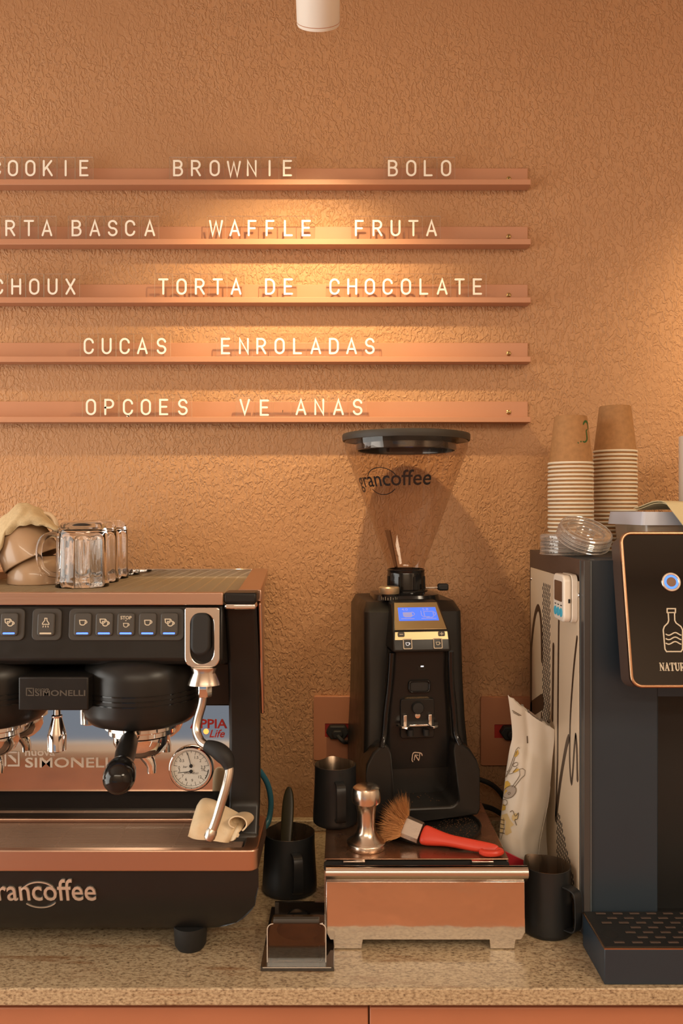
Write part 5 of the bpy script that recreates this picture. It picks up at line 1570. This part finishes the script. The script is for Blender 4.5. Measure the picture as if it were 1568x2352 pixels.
m.build('panel_print', M_PRINT, pan)
# punched ventilation holes
m = MB()
def slot(D, z):
    m.prism([(a, b) for a, b in arc(0, 0, 0.0027, 0.0036, 0, 330, 11)], (DX - 0.002, D, z), *UVX, -0.0004, 0.0002)
for r in range(46):
    for c in range(5):
        D = DX * F / (1265 - 784) - 0.0 + c * 0.0108 + (0.0054 if r % 2 else 0)
        z = 0.5245 - 0.0148 - 0.0108 * (r * 0.62)
        if D < ypan1 - 0.006 and z > 0.20: slot(D, z)
for r in range(16):
    for c in range(14):
        D = ypan0 + 0.008 + c * 0.0085 + (0.00425 if r % 2 else 0); z = 0.056 + r * 0.0078
        if z < 0.056 + (D - ypan0) * 0.85: slot(D, z)
m.build('ventilation_holes', M_RUBBER, pan, kind='stuff')
for px, py in ((1222, 1329), (1331, 1367), (1329, 2045)):
    a, b = sp(px, py); a = -min(-a, DBK - 0.008)
    MB().ball((DX - 0.002, -a, b), 0.0035, 12, 6, (0.5, 1, 1)).build('screw', M_CHROME, pan)
# tilted control head
hT, hB = 1.185, 1.138      # depth at the top and at the bottom
zT, zB = zp(1222, hT), zp(1580, hB)
Vh = Vector((0, hT - hB, zT - zB)).normalized(); Nh = Vector((0, -Vh.z, Vh.y)); UVH = ((1, 0, 0), tuple(Vh), tuple(Nh))
hl = (Vector((0, hT, zT)) - Vector((0, hB, zB))).length
hx0 = xp(1421, hT); hx1 = 0.705
hc_ = Vector(((hx0 + hx1) / 2, (hT + hB) / 2, (zT + zB) / 2))
ww = hx1 - hx0
m = MB().prism(rrect(ww - 0.004, hl - 0.004, 0.014, 5), hc_, *UVH, -0.045, -0.002)
head = m.build('head_shell', M_DBROWN, wd, bevel=0.002)
m = MB()
m.hexa([(hx0 + 0.02, 1.17, zB + 0.02), (hx1 - 0.02, 1.17, zB + 0.02), (hx1 - 0.02, DF + 0.004, zB + 0.02), (hx0 + 0.02, DF + 0.004, zB + 0.02),
        (hx0 + 0.02, 1.20, zT - 0.02), (hx1 - 0.02, 1.20, zT - 0.02), (hx1 - 0.02, DF + 0.004, ZD - 0.004), (hx0 + 0.02, DF + 0.004, ZD - 0.004)])
m.build('head_bracket', M_NAVY, head)
MB().frame(rrect(ww, hl, 0.0155, 6), rrect(ww - 0.0085, hl - 0.0085, 0.0115, 6), hc_, *UVH, -0.004, 0.004).build('bezel', M_BRONZE, head, bevel=0.0015, seg=3)
M_CGLASS = mat('black_control_glass', (0.006, 0.0055, 0.005), 0.08, coat=0.5)
cgl = MB().prism(rrect(ww - 0.0085, hl - 0.0085, 0.0115, 6), hc_, *UVH, -0.002, 0.001).build('control_glass', M_CGLASS, head)
def hp_(px, py):
    """point on the head plane seen at a pixel"""
    d = Vector(((px - 784) / F, 1.0, -(py - 1176) / F)); c = Vector((0, 0, HC))
    t = (hc_ + Nh * 0.001 - c).dot(Nh) / d.dot(Nh)
    return c + d * t
bc = hp_(1540, 1337)
m = MB()
m.frame(arc(0, 0, 0.0135, 0.0135, 0, 350, 35), arc(0, 0, 0.0098, 0.0098, 0, 350, 35), bc, *UVH, 0, 0.0025)
pb = m.build('power_button', M_STEEL, head, bevel=0.0008); 
MB().frame(arc(0, 0, 0.0100, 0.0100, 0, 350, 35), arc(0, 0, 0.0068, 0.0068, 0, 350, 35), bc, *UVH, 0, 0.0020).build('blue_ring', mat('blue_ring_light', (0.05, 0.15, 0.9), 0.4, emit=(0.045, 0.20, 1.0), es=1.5), pb)
MB().prism(arc(0, 0, 0.0069, 0.0069, 0, 350, 35), bc, *UVH, 0, 0.0021).build('button_cap', mat('brown_button_cap', (0.16, 0.085, 0.05), 0.4, 0.3), pb)
# bottle pictogram and lettering
m = MB()
o = hp_(1551, 1447)
def bq(px, py):
    q = hp_(px, py) - o
    return (q.x, q.dot(Vh))
bl = [(1531.5, 1398), (1550.5, 1398), (1550.5, 1407), (1548.5, 1408.5), (1549, 1425), (1552, 1431), (1563, 1439), (1567, 1447), (1567, 1491), (1563.5, 1496.5),
      (1530, 1496.5), (1526.5, 1491), (1522.5, 1447), (1525, 1439), (1533, 1431), (1535, 1425), (1534, 1408.5), (1531.5, 1407)]
m.stroke([bq(*q) for q in bl], 0.0016, o, *UVH, 0, 0.0003, True)
m.stroke([bq(1533, 1407), bq(1549, 1407)], 0.0014, o, *UVH, 0, 0.0003)
for k in range(3):
    y = 1456 + 10.3 * k
    m.stroke([bq(1529 + 34 * i / 16, y - 3.0 * math.sin(2 * PI * i / 16 * 1.15 + 3.4)) for i in range(17)], 0.0015, o, *UVH, 0, 0.0003)
# serif capitals: (polyline, heavy?) in a unit box
SER = {'N': ([[(.14, 0), (.14, 1)], [(.82, 0), (.82, 1)]], [[(.12, 1), (.82, .02)]], [(.0, .30, 0), (.66, 1., 1), (.0, .2, 1)]),
       'A': ([], [[(.48, 1), (.80, 0)]], [(.0, .30, 0), (.62, 1., 0)], [[(.12, 0), (.48, 1)], [(.24, .34), (.68, .34)]]),
       'T': ([], [[(.5, 0), (.5, 1)]], [(.28, .72, 0), (.02, .98, 1)], [[(.03, 1), (.03, .76)], [(.97, 1), (.97, .76)]]),
       'U': ([], [[(.20, 1), (.20, .25), (.34, .04), (.52, 0)]], [(.02, .38, 1), (.64, .98, 1)], [[(.52, 0), (.72, .06), (.82, .25), (.82, 1)]]),
       'R': ([], [[(.20, 0), (.20, 1)], [(.48, .48), (.86, 0)]], [(.03, .38, 0), (.70, 1., 0)], [[(.06, 1), (.50, 1), (.72, .88), (.74, .68), (.60, .52), (.22, .50)]]),
       'L': ([], [[(.22, 0), (.22, 1)]], [(.04, .40, 1), (.04, .92, 0)], [[(.92, 0), (.92, .26)]])}
ch = (hp_(1515, 1523) - hp_(1515, 1540)).dot(Vh); cw = (hp_(1527, 1540) - hp_(1515, 1540)).x
for k, c_ in enumerate('NATURAL'):
    g_ = SER[c_]; oo_ = hp_(1515, 1540) + Vector((k * cw * 0.98, 0, 0))
    for pl in g_[0]: m.stroke([(a * cw * .9, b * ch) for a, b in pl], 0.0008, oo_, *UVH, 0, 0.0003)
    for pl in g_[1]: m.stroke([(a * cw * .9, b * ch) for a, b in pl], 0.0017, oo_, *UVH, 0, 0.0003)
    for x0, x1, yv in g_[2]: m.stroke([(x0 * cw * .9, yv * ch), (x1 * cw * .9, yv * ch)], 0.0007, oo_, *UVH, 0, 0.0003)
    for pl in (g_[3] if len(g_) > 3 else []): m.stroke([(a * cw * .9, b * ch) for a, b in pl], 0.0009, oo_, *UVH, 0, 0.0003)
m.build('bottle_print', M_ICON, head)
# drip tray of the dispenser
dtx1 = DX1; dt0 = xp(1388, 1.114)
zd = zp(2177, 1.114)
m = MB().box(dt0, dtx1, 1.114, DF - 0.0025, 0.0003, zd - 0.002)
dt = m.build('drip_tray', M_NAVY, wd, bevel=0.001)
MB().box(dt0 - 0.0006, dtx1, 1.1134, DF - 0.003, zd - 0.002, zd - 0.0006).build('tray_rim', M_BRONZE, dt)
MB().box(dt0 + 0.002, dtx1, 1.117, DF - 0.003, zd - 0.0006, zd + 0.0004).build('tray_grid', M_NAVY_D, dt)
m = MB()
for r in range(7):
    for c in range(13):
        x = dt0 + 0.024 + c * 0.0245 + (0.012 if r % 2 else 0); y = 1.1265 + r * 0.0135
        if x > dtx1 - 0.015: continue
        if c == 0 and r in (1, 2, 3): continue
        m.box(x - 0.0072, x + 0.0072, y - 0.0022, y + 0.0022, zd + 0.0004, zd + 0.0016)
m.build('grid_ribs', M_DBROWN, dt, bevel=0.0006)
MB().lathe([(0, zd + 0.0004), (0.0115, zd + 0.0004), (0.0115, zd + 0.0008), (0, zd + 0.0008)], (xp(1401, 1.148), 1.150, 0), 24).build('finger_hole', M_RUBBER, dt)

# ------------------------------------------------------------------ kitchen timer on the side panel
M_TIMER = mat('white_timer_plastic', (0.78, 0.72, 0.62), 0.3, coat=0.3)
tm = thing('kitchen_timer', 'white kitchen timer with three blue buttons stuck on the dispenser side', 'timer', (DX - 0.002, 1.268, 0.47))
tD0, tD1 = 1.238, 1.300
tz0, tz1 = zp(1427, 1.262), zp(1318, 1.262)
o = Vector((DX - 0.0022, (tD0 + tD1) / 2, (tz0 + tz1) / 2))
m = MB().prism(rrect(tD1 - tD0, tz1 - tz0, 0.011, 5), o, *UVX, 0, 0.009); m.build('timer_back', M_TIMER, tm, bevel=0.001)
m = MB().prism(rrect(tD1 - tD0 - 0.001, tz1 - tz0 - 0.001, 0.011, 5), o, *UVX, 0.0093, 0.0215); m.build('timer_case', M_TIMER, tm, bevel=0.003, seg=3)
M_TLCD = mat('timer_lcd', (0.10, 0.055, 0.035), 0.15)
m = MB().prism(rrect(0.044, 0.031, 0.003, 3, 0.000, 0.010), o, *UVX, 0.0213, 0.0219); m.build('timer_display', M_TLCD, tm)
M_CYAN = mat('cyan_rubber', (0.05, 0.38, 0.56), 0.5)
for k in (-1, 0, 1):
    m = MB(); m.prism([(a + k * 0.0165 + 0.001, b - 0.0215) for a, b in arc(0, 0, 0.0068, 0.0068, 0, 345, 23)], o, *UVX, 0.021, 0.0228); m.build('timer_button', M_CYAN, tm, bevel=0.0006)
    m = MB().stroke([(k * 0.0165 - 0.003, -0.011), (k * 0.0165 + 0.004, -0.011)], 0.0016, o, *UVX, 0.0214, 0.0218); m.build('button_caption', M_RUBBER, tm)
MB().box(o.x - 0.0145, o.x - 0.0115, tD0 - 0.0005, tD0 + 0.001, o.z - 0.006, o.z + 0.000).build('side_slot', M_RUBBER, tm)

# ------------------------------------------------------------------ paper cups, upside down and nested
cup_body = MB().lathe([(0.0385, 0.002), (0.0378, 0.004), (0.0282, 0.0845), (0.0272, 0.0852), (0.0262, 0.0845), (0.0262, 0.0800), (0.0, 0.0795), (0.0, 0.0788), (0.0268, 0.0788), (0.0372, 0.003)], seg=48).mesh('cup_sleeve')
cup_body.materials.append(M_KRAFT)
cup_rim = MB().lathe([(0.0372, 0.0005), (0.0390, 0.0), (0.0397, 0.0012), (0.0397, 0.0024), (0.0388, 0.0036), (0.0376, 0.0034), (0.0372, 0.0005)], seg=48).mesh('rolled_rim')
cup_rim.materials.append(M_PAPERRIM)
def paper_cup(loc, rot, label, group):
    t = thing('paper_cup', label, 'cup', loc, group); t.rotation_euler = (0, 0, rot)
    for nm, me in (('cup_sleeve', cup_body), ('rolled_rim', cup_rim)):
        o = bpy.data.objects.new(nm, me); COL.objects.link(o); o.parent = t
    return t
NUM = ['topmost', 'second', 'third', 'fourth', 'fifth', 'sixth', 'seventh', 'eighth', 'ninth', 'tenth', 'eleventh', 'twelfth', 'thirteenth', 'fourteenth', 'fifteenth',
       'sixteenth', 'seventeenth', 'eighteenth', 'nineteenth', 'twentieth', 'twenty-first', 'twenty-second', 'twenty-third', 'twenty-fourth', 'twenty-fifth', 'twenty-sixth']
rg = random.Random(9)
top_left = None
for px, D, ytop, nm, grp in ((1310, 1.47, 1063, 'shorter left-hand', 'paper cups in the shorter stack'), (1412, 1.525, 1036, 'taller right-hand', 'paper cups in the taller stack')):
    X = xp(px, D); ztop = zp(ytop, D) - 0.003
    n = int(round((ztop - ZD) / 0.0072)) + 1
    pitch = (ztop - ZD - 0.0004) / (n - 1)
    for i in range(n):
        z = ztop - i * pitch
        jx = rg.uniform(-0.0006, 0.0006) if i else 0
        if i == 0: lab = 'brown paper cup on top of the %s stack%s' % (nm, ', with green squiggle' if px == 1310 else '')
        else: lab = 'brown paper cup with white rim, %s from the top of the %s stack' % (NUM[i], nm)
        t = paper_cup((X + jx, D, z), rg.uniform(0, 6), lab, grp)
        if i == 0 and px == 1310: top_left = t; t.rotation_euler = (0, 0, 0)
# green squiggle on the top cup of the left stack
M_GREEN = mat('green_ink', (0.03, 0.10, 0.02), 0.6)
lx, ly, lz = top_left.location
def cup_surf(px, py):
    z = zp(py, ly - 0.03); h = z - lz; r = 0.0378 + (0.0282 - 0.0378) * (h - 0.004) / 0.0805
    x = (px - 1310) * (ly - 0.025) / F
    x = max(-r * 0.97, min(r * 0.97, x)); return Vector((lx + x, ly - math.sqrt(r * r - x * x), z)), Vector((x, -math.sqrt(r * r - x * x), 0)).normalized()
def cup_line(mb, pix, w):
    pts = smooth_path([Vector(q) for q in pix], 6); P = [cup_surf(*q) for q in pts]
    vs = []
    for i, (p, nn) in enumerate(P):
        tg = (P[min(i + 1, len(P) - 1)][0] - P[max(i - 1, 0)][0]).normalized(); sd_ = nn.cross(tg).normalized()
        ww_ = w * (0.5 + 0.5 * math.sin(PI * (i + 0.6) / len(P)))
        vs += [p + nn * 0.0004 + sd_ * ww_ / 2, p + nn * 0.0004 - sd_ * ww_ / 2]
    mb.add(vs, [(2 * i, 2 * i + 1, 2 * i + 3, 2 * i + 2) for i in range(len(P) - 1)])
m = MB()
cup_line(m, [(1329, 975), (1333, 968), (1339, 967), (1343, 973), (1344, 984)], 0.0042)
cup_line(m, [(1341, 985), (1337, 989), (1338, 1000), (1338, 1009), (1332, 1015), (1326, 1014)], 0.0034)
cup_line(m, [(1320, 1015), (1323, 1014)], 0.003); cup_line(m, [(1314, 1018), (1316, 1017)], 0.003)
m.build('green_squiggle', M_GREEN, top_left)

# clear plastic lids
M_LIDC = thin_glass('clear_lid_plastic', (0.95, 0.93, 0.91), 0.08, 0.10, body=(0.75, 0.70, 0.64), body_fac=0.10, gain=1.0)
M_LIDRING = thin_glass('lid_ring_plastic', (0.80, 0.77, 0.74), 0.12, 0.22, body=(0.85, 0.80, 0.74), body_fac=0.30, gain=1.0)
lid_me = MB().lathe([(0.0405, 0.0), (0.0425, 0.0), (0.0425, 0.0015), (0.0412, 0.003), (0.0418, 0.0055), (0.0412, 0.0085), (0.0395, 0.0095), (0.0300, 0.0090), (0.0275, 0.0060), (0.0140, 0.0060), (0.0130, 0.0030), (0.0, 0.0030)], seg=56).mesh('lid_shell')
lid_me.materials.append(M_LIDC)
def lid_at(loc, rot, label, grp):
    t = thing('cup_lid', label, 'lid', loc, grp); t.rotation_euler = rot
    o = bpy.data.objects.new('lid_shell', lid_me); COL.objects.link(o); o.parent = t
    m = MB()
    for i in range(48):
        a = 2 * PI * i / 48
        m.box(-0.0004, 0.0004, -0.0419, -0.0412, 0.003, 0.0082)
        k = len(m.v) - 8
        for j in range(k, k + 8):
            x, y, z = m.v[j]; m.v[j] = (x * math.cos(a) - y * math.sin(a), x * math.sin(a) + y * math.cos(a), z)
    if not hasattr(lid_at, 'rib'):
        me = m.mesh('lid_ribs', (0, 0, 0), 35, False); me.materials.append(M_LIDC); lid_at.rib = me
    if not hasattr(lid_at, 'ring'):
        mr = MB()
        for rr, zz in ((0.0412, 0.0088), (0.0398, 0.0096), (0.0298, 0.0091), (0.0142, 0.0062), (0.0426, 0.0008)):
            mr.lathe([(rr - 0.0007, zz), (rr, zz + 0.0007), (rr + 0.0007, zz), (rr, zz - 0.0007), (rr - 0.0007, zz)], seg=48)
        me = mr.mesh('lid_rings'); me.materials.append(M_LIDRING); lid_at.ring = me
    o = bpy.data.objects.new('lid_rings', lid_at.ring); COL.objects.link(o); o.parent = t
    o = bpy.data.objects.new('lid_ribs', lid_at.rib); COL.objects.link(o); o.parent = t
    return t
Lx, Ly = xp(1300, 1.385), 1.385
for k in range(5):
    lid_at((Lx + rg.uniform(-.001, .001), Ly, ZD + 0.0004 + 0.0058 * k), (0, 0, k * 0.7), 'clear plastic lid lying flat, %s from the top of the flat stack' % ['fifth', 'fourth', 'third', 'second', 'first'][k], 'flat clear lids by the cups')
Tx, Ty, Tz = xp(1336, 1.325), 1.322, ZD + 0.0255
Rt = Matrix.Rotation(math.radians(29), 4, 'X') @ Matrix.Rotation(math.radians(9), 4, 'Y')
for k in range(3):
    q = Vector((Tx, Ty, Tz)) + (Rt @ Vector((0, 0, 0.0058 * k)))
    lid_at(tuple(q), Rt.to_euler(), 'clear plastic lid tilted towards the camera, %s of the leaning lids' % ['lowest', 'middle', 'uppermost'][k], 'leaning clear lids')

# translucent food box with bluish lid, paper napkin, white roll
M_TUB = thin_glass('milky_tub', (0.72, 0.70, 0.66), 0.25, 0.05, body=(0.50, 0.40, 0.30), body_fac=0.55)
M_TUBLID = mat('bluish_white_lid', (0.52, 0.53, 0.60), 0.35, sub=0.0)
fb = thing('food_box', 'translucent plastic food box with bluish white lid behind the control head', 'food box', (0.56, 1.368, ZD))
bx0, bx1 = 0.4655, 0.66
zl0, zl1 = 0.6165, 0.6365
m = MB()
oc = rrect(bx1 - bx0 - 0.016, 0.150, 0.012, 4, (bx0 + bx1) / 2, 1.368); ob = rrect(bx1 - bx0 - 0.022, 0.144, 0.012, 4, (bx0 + bx1) / 2, 1.368)
n = len(oc)
m.add([(a, b, ZD + 0.0004) for a, b in ob] + [(a, b, zl0 + 0.004) for a, b in oc], [tuple(range(n - 1, -1, -1))] + [(i, (i + 1) % n, n + (i + 1) % n, n + i) for i in range(n)])
m.build('tub', M_TUB, fb)
m = MB()
o1 = rrect(bx1 - bx0, 0.166, 0.006, 4, (bx0 + bx1) / 2, 1.368); o2 = rrect(bx1 - bx0 - 0.006, 0.160, 0.006, 4, (bx0 + bx1) / 2, 1.368); o3 = rrect(bx1 - bx0 - 0.030, 0.136, 0.006, 4, (bx0 + bx1) / 2, 1.368)
n = len(o1)
wav = lambda x: 0.0016 * math.sin((x - bx0) * 95 + 1.2)
m.add([(a, b, zl0) for a, b in o1] + [(a, b, zl1 - 0.0006 + wav(a)) for a, b in o2] + [(a, b, zl1 - 0.004) for a, b in o3],
      [(i, (i + 1) % n, n + (i + 1) % n, n + i) for i in range(n)] + [(n + i, n + (i + 1) % n, 2 * n + (i + 1) % n, 2 * n + i) for i in range(n)] + [tuple(range(2 * n, 3 * n)), tuple(range(n - 1, -1, -1))])
m.build('tub_lid', M_TUBLID, fb, ang=40)
M_NAPK = mat('pale_yellow_paper', (0.66, 0.56, 0.33), 0.85, bump=0.3, bscale=500)
nz = zl1 + 0.002
def napkin(s, t):
    # folded sheet lying on the lid and hanging down over its front edge
    A = W(1496, 1157, 1.30); x = A.x + 0.130 * s + 0.030 * t
    top = zl1 + 0.004 + 0.012 * math.exp(-((t - 0.30) / 0.22) ** 2) * (1 - 0.3 * s)
    if t < 0.40:
        y = 1.38 - 0.105 * t / 0.40; z = top
    else:
        q = (t - 0.40) / 0.60
        y = 1.275 - 0.050 * q; z = (zl1 + 0.013) * (1 - q) + (zl1 - 0.036) * q
    return (x, y, z + 0.0015 * math.sin(4 * s + 3 * t))
m = MB().grid(napkin, 16, 20, 0.0012)
m2 = [(x, y, z - 0.003) for x, y, z in m.v]
m.grid(lambda s, t: Vector(napkin(s, t)) + Vector((0.004, 0.003, -0.0028)), 16, 20, 0.0012)
tag(m.build('paper_napkin', M_NAPK, None, weld=True), 'folded pale yellow paper napkin hanging over the food box', 'napkin')
rx = xp(1563, 1.515) + 0.052
t = thing('paper_roll', 'white paper roll cut off by the right edge of the picture', 'paper roll', (rx, 1.515, ZD))
MB().lathe([(0.018, ZD + 0.0004), (0.052, ZD + 0.0004), (0.052, ZD + 0.21), (0.018, ZD + 0.21), (0.018, ZD + 0.0004)], (rx, 1.515, 0), 48).build('paper', M_WHITE, t)
MB().lathe([(0.0165, ZD + 0.0004), (0.0178, ZD + 0.0004), (0.0178, ZD + 0.2105), (0.0165, ZD + 0.2105), (0.0165, ZD + 0.0004)], (rx, 1.515, 0), 32).build('cardboard_core', M_KRAFT, t)

# ------------------------------------------------------------------ coffee bag
M_BAG = mat('matt_white_pouch', (0.66, 0.61, 0.53), 0.5, var=0.03, vscale=12)
M_BAGIN = mat('foil_lining', (0.35, 0.33, 0.30), 0.3, 0.9)
bag = thing('coffee_bag', 'white coffee pouch with torn top and yellow cartoon print', 'bag', (xp(1205, 1.40), 1.42, 0))
# left/right outline of the front face, in pixels (top to bottom)
Lf = [(1166, 1596), (1172, 1640), (1176, 1690), (1170, 1720), (1162, 1770), (1155, 1830), (1149, 1890), (1146, 1935), (1158, 1985), (1172, 2035)]
Rt_ = [(1273, 1676), (1272, 1705), (1268, 1745), (1266, 1775), (1262, 1815), (1257, 1850), (1247, 1895), (1239, 1935), (1235, 1985), (1234, 2035)]
Lp = smooth_path([Vector(q) for q in Lf], 4); Rp = smooth_path([Vector(q) for q in Rt_], 4)
NR = len(Lp) - 1
def bag_front(s, t):
    f = t * NR; i = min(int(f), NR - 1); k = f - i
    a = Lp[i].lerp(Lp[i + 1], k); b = Rp[i].lerp(Rp[i + 1], k)
    p = a.lerp(b, s)
    if t < 0.18:   # ragged torn edge
        p.y += (1 - t / 0.18) * (3.5 * mnoise.noise(Vector((s * 14, 0, 0))) + 12 * math.sin(PI * s) * 0.5)
    bulge = max(0.0, math.sin(PI * s)) ** 0.8 * (0.004 + 0.030 * min(1, max(0, t - 0.12) / 0.5))
    D = 1.374 - 0.012 * t - bulge * 0.8
    D += 0.0035 * mnoise.noise(Vector((s * 4, t * 6, 1.0))) + 0.0035 * math.exp(-((s - 0.38 - 0.1 * t) / 0.07) ** 2) * (1 - t)
    w = W(p.x, p.y, D)
    return (w.x, w.y, max(w.z, 0.0008))
m = MB().grid(bag_front, 26, 44)
m.k = 0
def bag_back(s, t):
    x, y, z = bag_front(1 - s, t)
    e = math.sin(PI * s) ** 0.7
    dep = 0.004 + 0.052 * min(1, max(0, t - 0.10) / 0.6)
    base = bag_front(1.0, t); 
    return (x + 0.004 * e, (bag_front(1, t)[1] * (1 - s) + bag_front(0, t)[1] * s) + dep * e, z)
m.grid(bag_back, 26, 44)
o = m.build('pouch', M_BAG, bag, ang=60)
# gusset on the right, towards the dispenser
def gus(s, t):
    a = Vector(bag_front(1, 0.42 + 0.58 * t)); return (a.x + 0.030 * s * t ** 0.8, a.y + 0.040 * s, a.z)
m = MB().grid(gus, 8, 16, 0.0006); m.build('side_gusset', M_BAG, bag)
# torn foil lip
def foil(s, t):
    a = Vector(bag_front(0.30 + 0.62 * s, 0.0)); return (a.x, a.y + 0.006, a.z + 0.0045 * (1 - t) + 0.0025 * mnoise.noise(Vector((s * 25, 0, 4))) - 0.012 * t)
MB().grid(foil, 30, 3, 0.0004).build('foil_lip', M_BAGIN, bag)
# print: generic doodles that follow the surface
M_YEL = mat('mustard_print', (0.52, 0.34, 0.06), 0.6); M_GRY = mat('grey_print', (0.36, 0.31, 0.26), 0.6); M_PALE = mat('pale_yellow_print', (0.60, 0.47, 0.24), 0.6)
M_LINE = mat('brown_line_print', (0.12, 0.085, 0.05), 0.6)
def inv(px, py):
    t = 0.5
    for _ in range(30):   # find t, s so that the flat outline hits the pixel
        f = t * NR; i = min(int(f), NR - 1); k = f - i
        a = Lp[i].lerp(Lp[i + 1], k); b = Rp[i].lerp(Rp[i + 1], k)
        s = (px - a.x) / (b.x - a.x); y = a.y + (b.y - a.y) * s
        t = min(1, max(0, t + (py - y) / 440))
    return min(0.98, max(0.02, s)), t
def on_bag(px, py, lift=0.0012):
    s, t = inv(px, py); p = Vector(bag_front(s, t)); a = Vector(bag_front(min(1, s + .02), t)) - Vector(bag_front(max(0, s - .02), t)); b = Vector(bag_front(s, min(1, t + .02))) - Vector(bag_front(s, max(0, t - .02)))
    nn = a.cross(b).normalized()
    if nn.y > 0: nn = -nn
    return p + nn * lift, nn
def bag_fill(mb, pix, lift):
    P = [on_bag(*q, lift)[0] for q in pix]; c = sum(P, Vector()) / len(P)
    cc = on_bag(sum(q[0] for q in pix) / len(pix), sum(q[1] for q in pix) / len(pix), lift)[0]
    mb.add([cc] + P, [(0, i + 1, (i + 1) % len(P) + 1) for i in range(len(P))])
def bag_line(mb, pix, w=0.0009, closed=False):
    pts = [tuple(q) for q in pix] + ([pix[0]] if closed else [])
    P = [on_bag(*q, 0.0018) for q in pts]; vs = []
    for i, (p, nn) in enumerate(P):
        tg = (P[min(i + 1, len(P) - 1)][0] - P[max(i - 1, 0)][0]).normalized(); sd_ = nn.cross(tg).normalized() * (w / 2)
        vs += [p + sd_, p - sd_]
    mb.add(vs, [(2 * i, 2 * i + 1, 2 * i + 3, 2 * i + 2) for i in range(len(P) - 1)])
y = MB(); g = MB(); pl_ = MB(); ln = MB()
el = lambda cx, cy, rx, ry, rot=0, n=18: [(cx + rx * math.cos(2 * PI * i / n) * math.cos(rot) - ry * math.sin(2 * PI * i / n) * math.sin(rot), cy + rx * math.cos(2 * PI * i / n) * math.sin(rot) + ry * math.sin(2 * PI * i / n) * math.cos(rot)) for i in range(n)]
bag_fill(y, [(1159, 1795), (1166, 1793), (1172, 1800), (1171, 1812), (1162, 1820), (1156, 1828), (1154, 1815)], 0.0012)
bag_fill(y, [(1151, 1850), (1157, 1846), (1162, 1852), (1161, 1860), (1153, 1862)], 0.0012)
bag_fill(y, [(1184, 1727), (1189, 1722), (1191, 1731), (1186, 1738), (1181, 1738)], 0.0012)
bag_fill(g, el(1171, 1819, 17, 12, -0.75), 0.0014); bag_line(ln, el(1171, 1819, 17, 12, -0.75), closed=True); bag_line(ln, el(1170, 1822, 3, 2.2, -0.7), closed=True)
bag_line(ln, [(1176, 1808), (1190, 1788), (1194, 1780), (1193, 1767), (1199, 1765), (1205, 1769), (1204, 1780), (1195, 1789), (1181, 1809)])
bag_line(ln, [(1160, 1785), (1172, 1762), (1185, 1722), (1190, 1716), (1193, 1720)]); bag_line(ln, [(1163, 1785), (1176, 1762), (1187, 1726)])
bag_line(ln, el(1160, 1843, 6, 7, 0), closed=True)
bag_line(ln, [(1165, 1773), (1172, 1768), (1170, 1778), (1178, 1776), (1182, 1770), (1188, 1762)]); bag_line(ln, el(1184, 1756, 6, 4, -0.6), closed=True)
bag_fill(y, el(1185, 1770, 8, 3, -0.5), 0.0012)
bag_fill(pl_, [(1153, 1872), (1165, 1868), (1171, 1882), (1180, 1894), (1172, 1900), (1175, 1912), (1164, 1918), (1148, 1912)], 0.0010)
for k in range(4): bag_line(ln, [(1147, 1882 + 10 * k), (1160, 1884 + 10 * k)], 0.0013)
bag_line(ln, [(1150, 1876), (1149, 1900), (1143 + 5, 1925)]); bag_line(ln, [(1158, 1878), (1159, 1903), (1152, 1928)])
bag_line(ln, smooth_path([Vector(q) for q in ((1172, 1865), (1178, 1862), (1183, 1874), (1190, 1866), (1188, 1880), (1182, 1882), (1186, 1895))], 3), 0.0011)
bag_fill(pl_, el(1182, 1876, 6, 9, 0.4), 0.0012)
bag_line(ln, [(1176, 1630), (1196, 1640)], 0.0012); bag_line(ln, [(1178, 1635), (1192, 1642)], 0.001)
bag_line(ln, [(1209, 1690), (1210, 1707)], 0.0022)
y.build('print_mustard', M_YEL, bag); g.build('print_grey', M_GRY, bag); pl_.build('print_pale', M_PALE, bag); ln.build('print_lines', M_LINE, bag, kind='stuff')
# red plastic scoop at the foot of the bag
M_SCOOP = mat('deep_red_plastic', (0.33, 0.012, 0.022), 0.35)
a, b, c = W(1152, 1950, 1.345), W(1224, 1986, 1.335), W(1186, 2030, 1.325)
m = MB()
th_ = Vector((0, 0.0022, 0))
q = [W(1150, 1950, 1.322), W(1224, 1987, 1.316), Vector((xp(1224, 1.316) - 0.004, 1.312, 0.0006)), Vector((xp(1160, 1.322), 1.320, 0.0006))]
m.hexa([q[3], q[2], q[2] + th_, q[3] + th_, q[0], q[1], q[1] + th_, q[0] + th_])
fold = [q[0] + th_, q[1] + th_, q[1] + Vector((-0.006, 0.008, -0.004)), q[0] + Vector((0.004, 0.008, -0.004))]
m.hexa([Vector((p.x, p.y, 0.0006)) for p in fold] + [p - Vector((0, 0, 0.020)) for p in fold])
o = m.build('red_scoop', M_SCOOP, None, bevel=0.0008)
tag(o, 'dark red plastic scoop wedged between the drawer box and coffee bag', 'scoop')
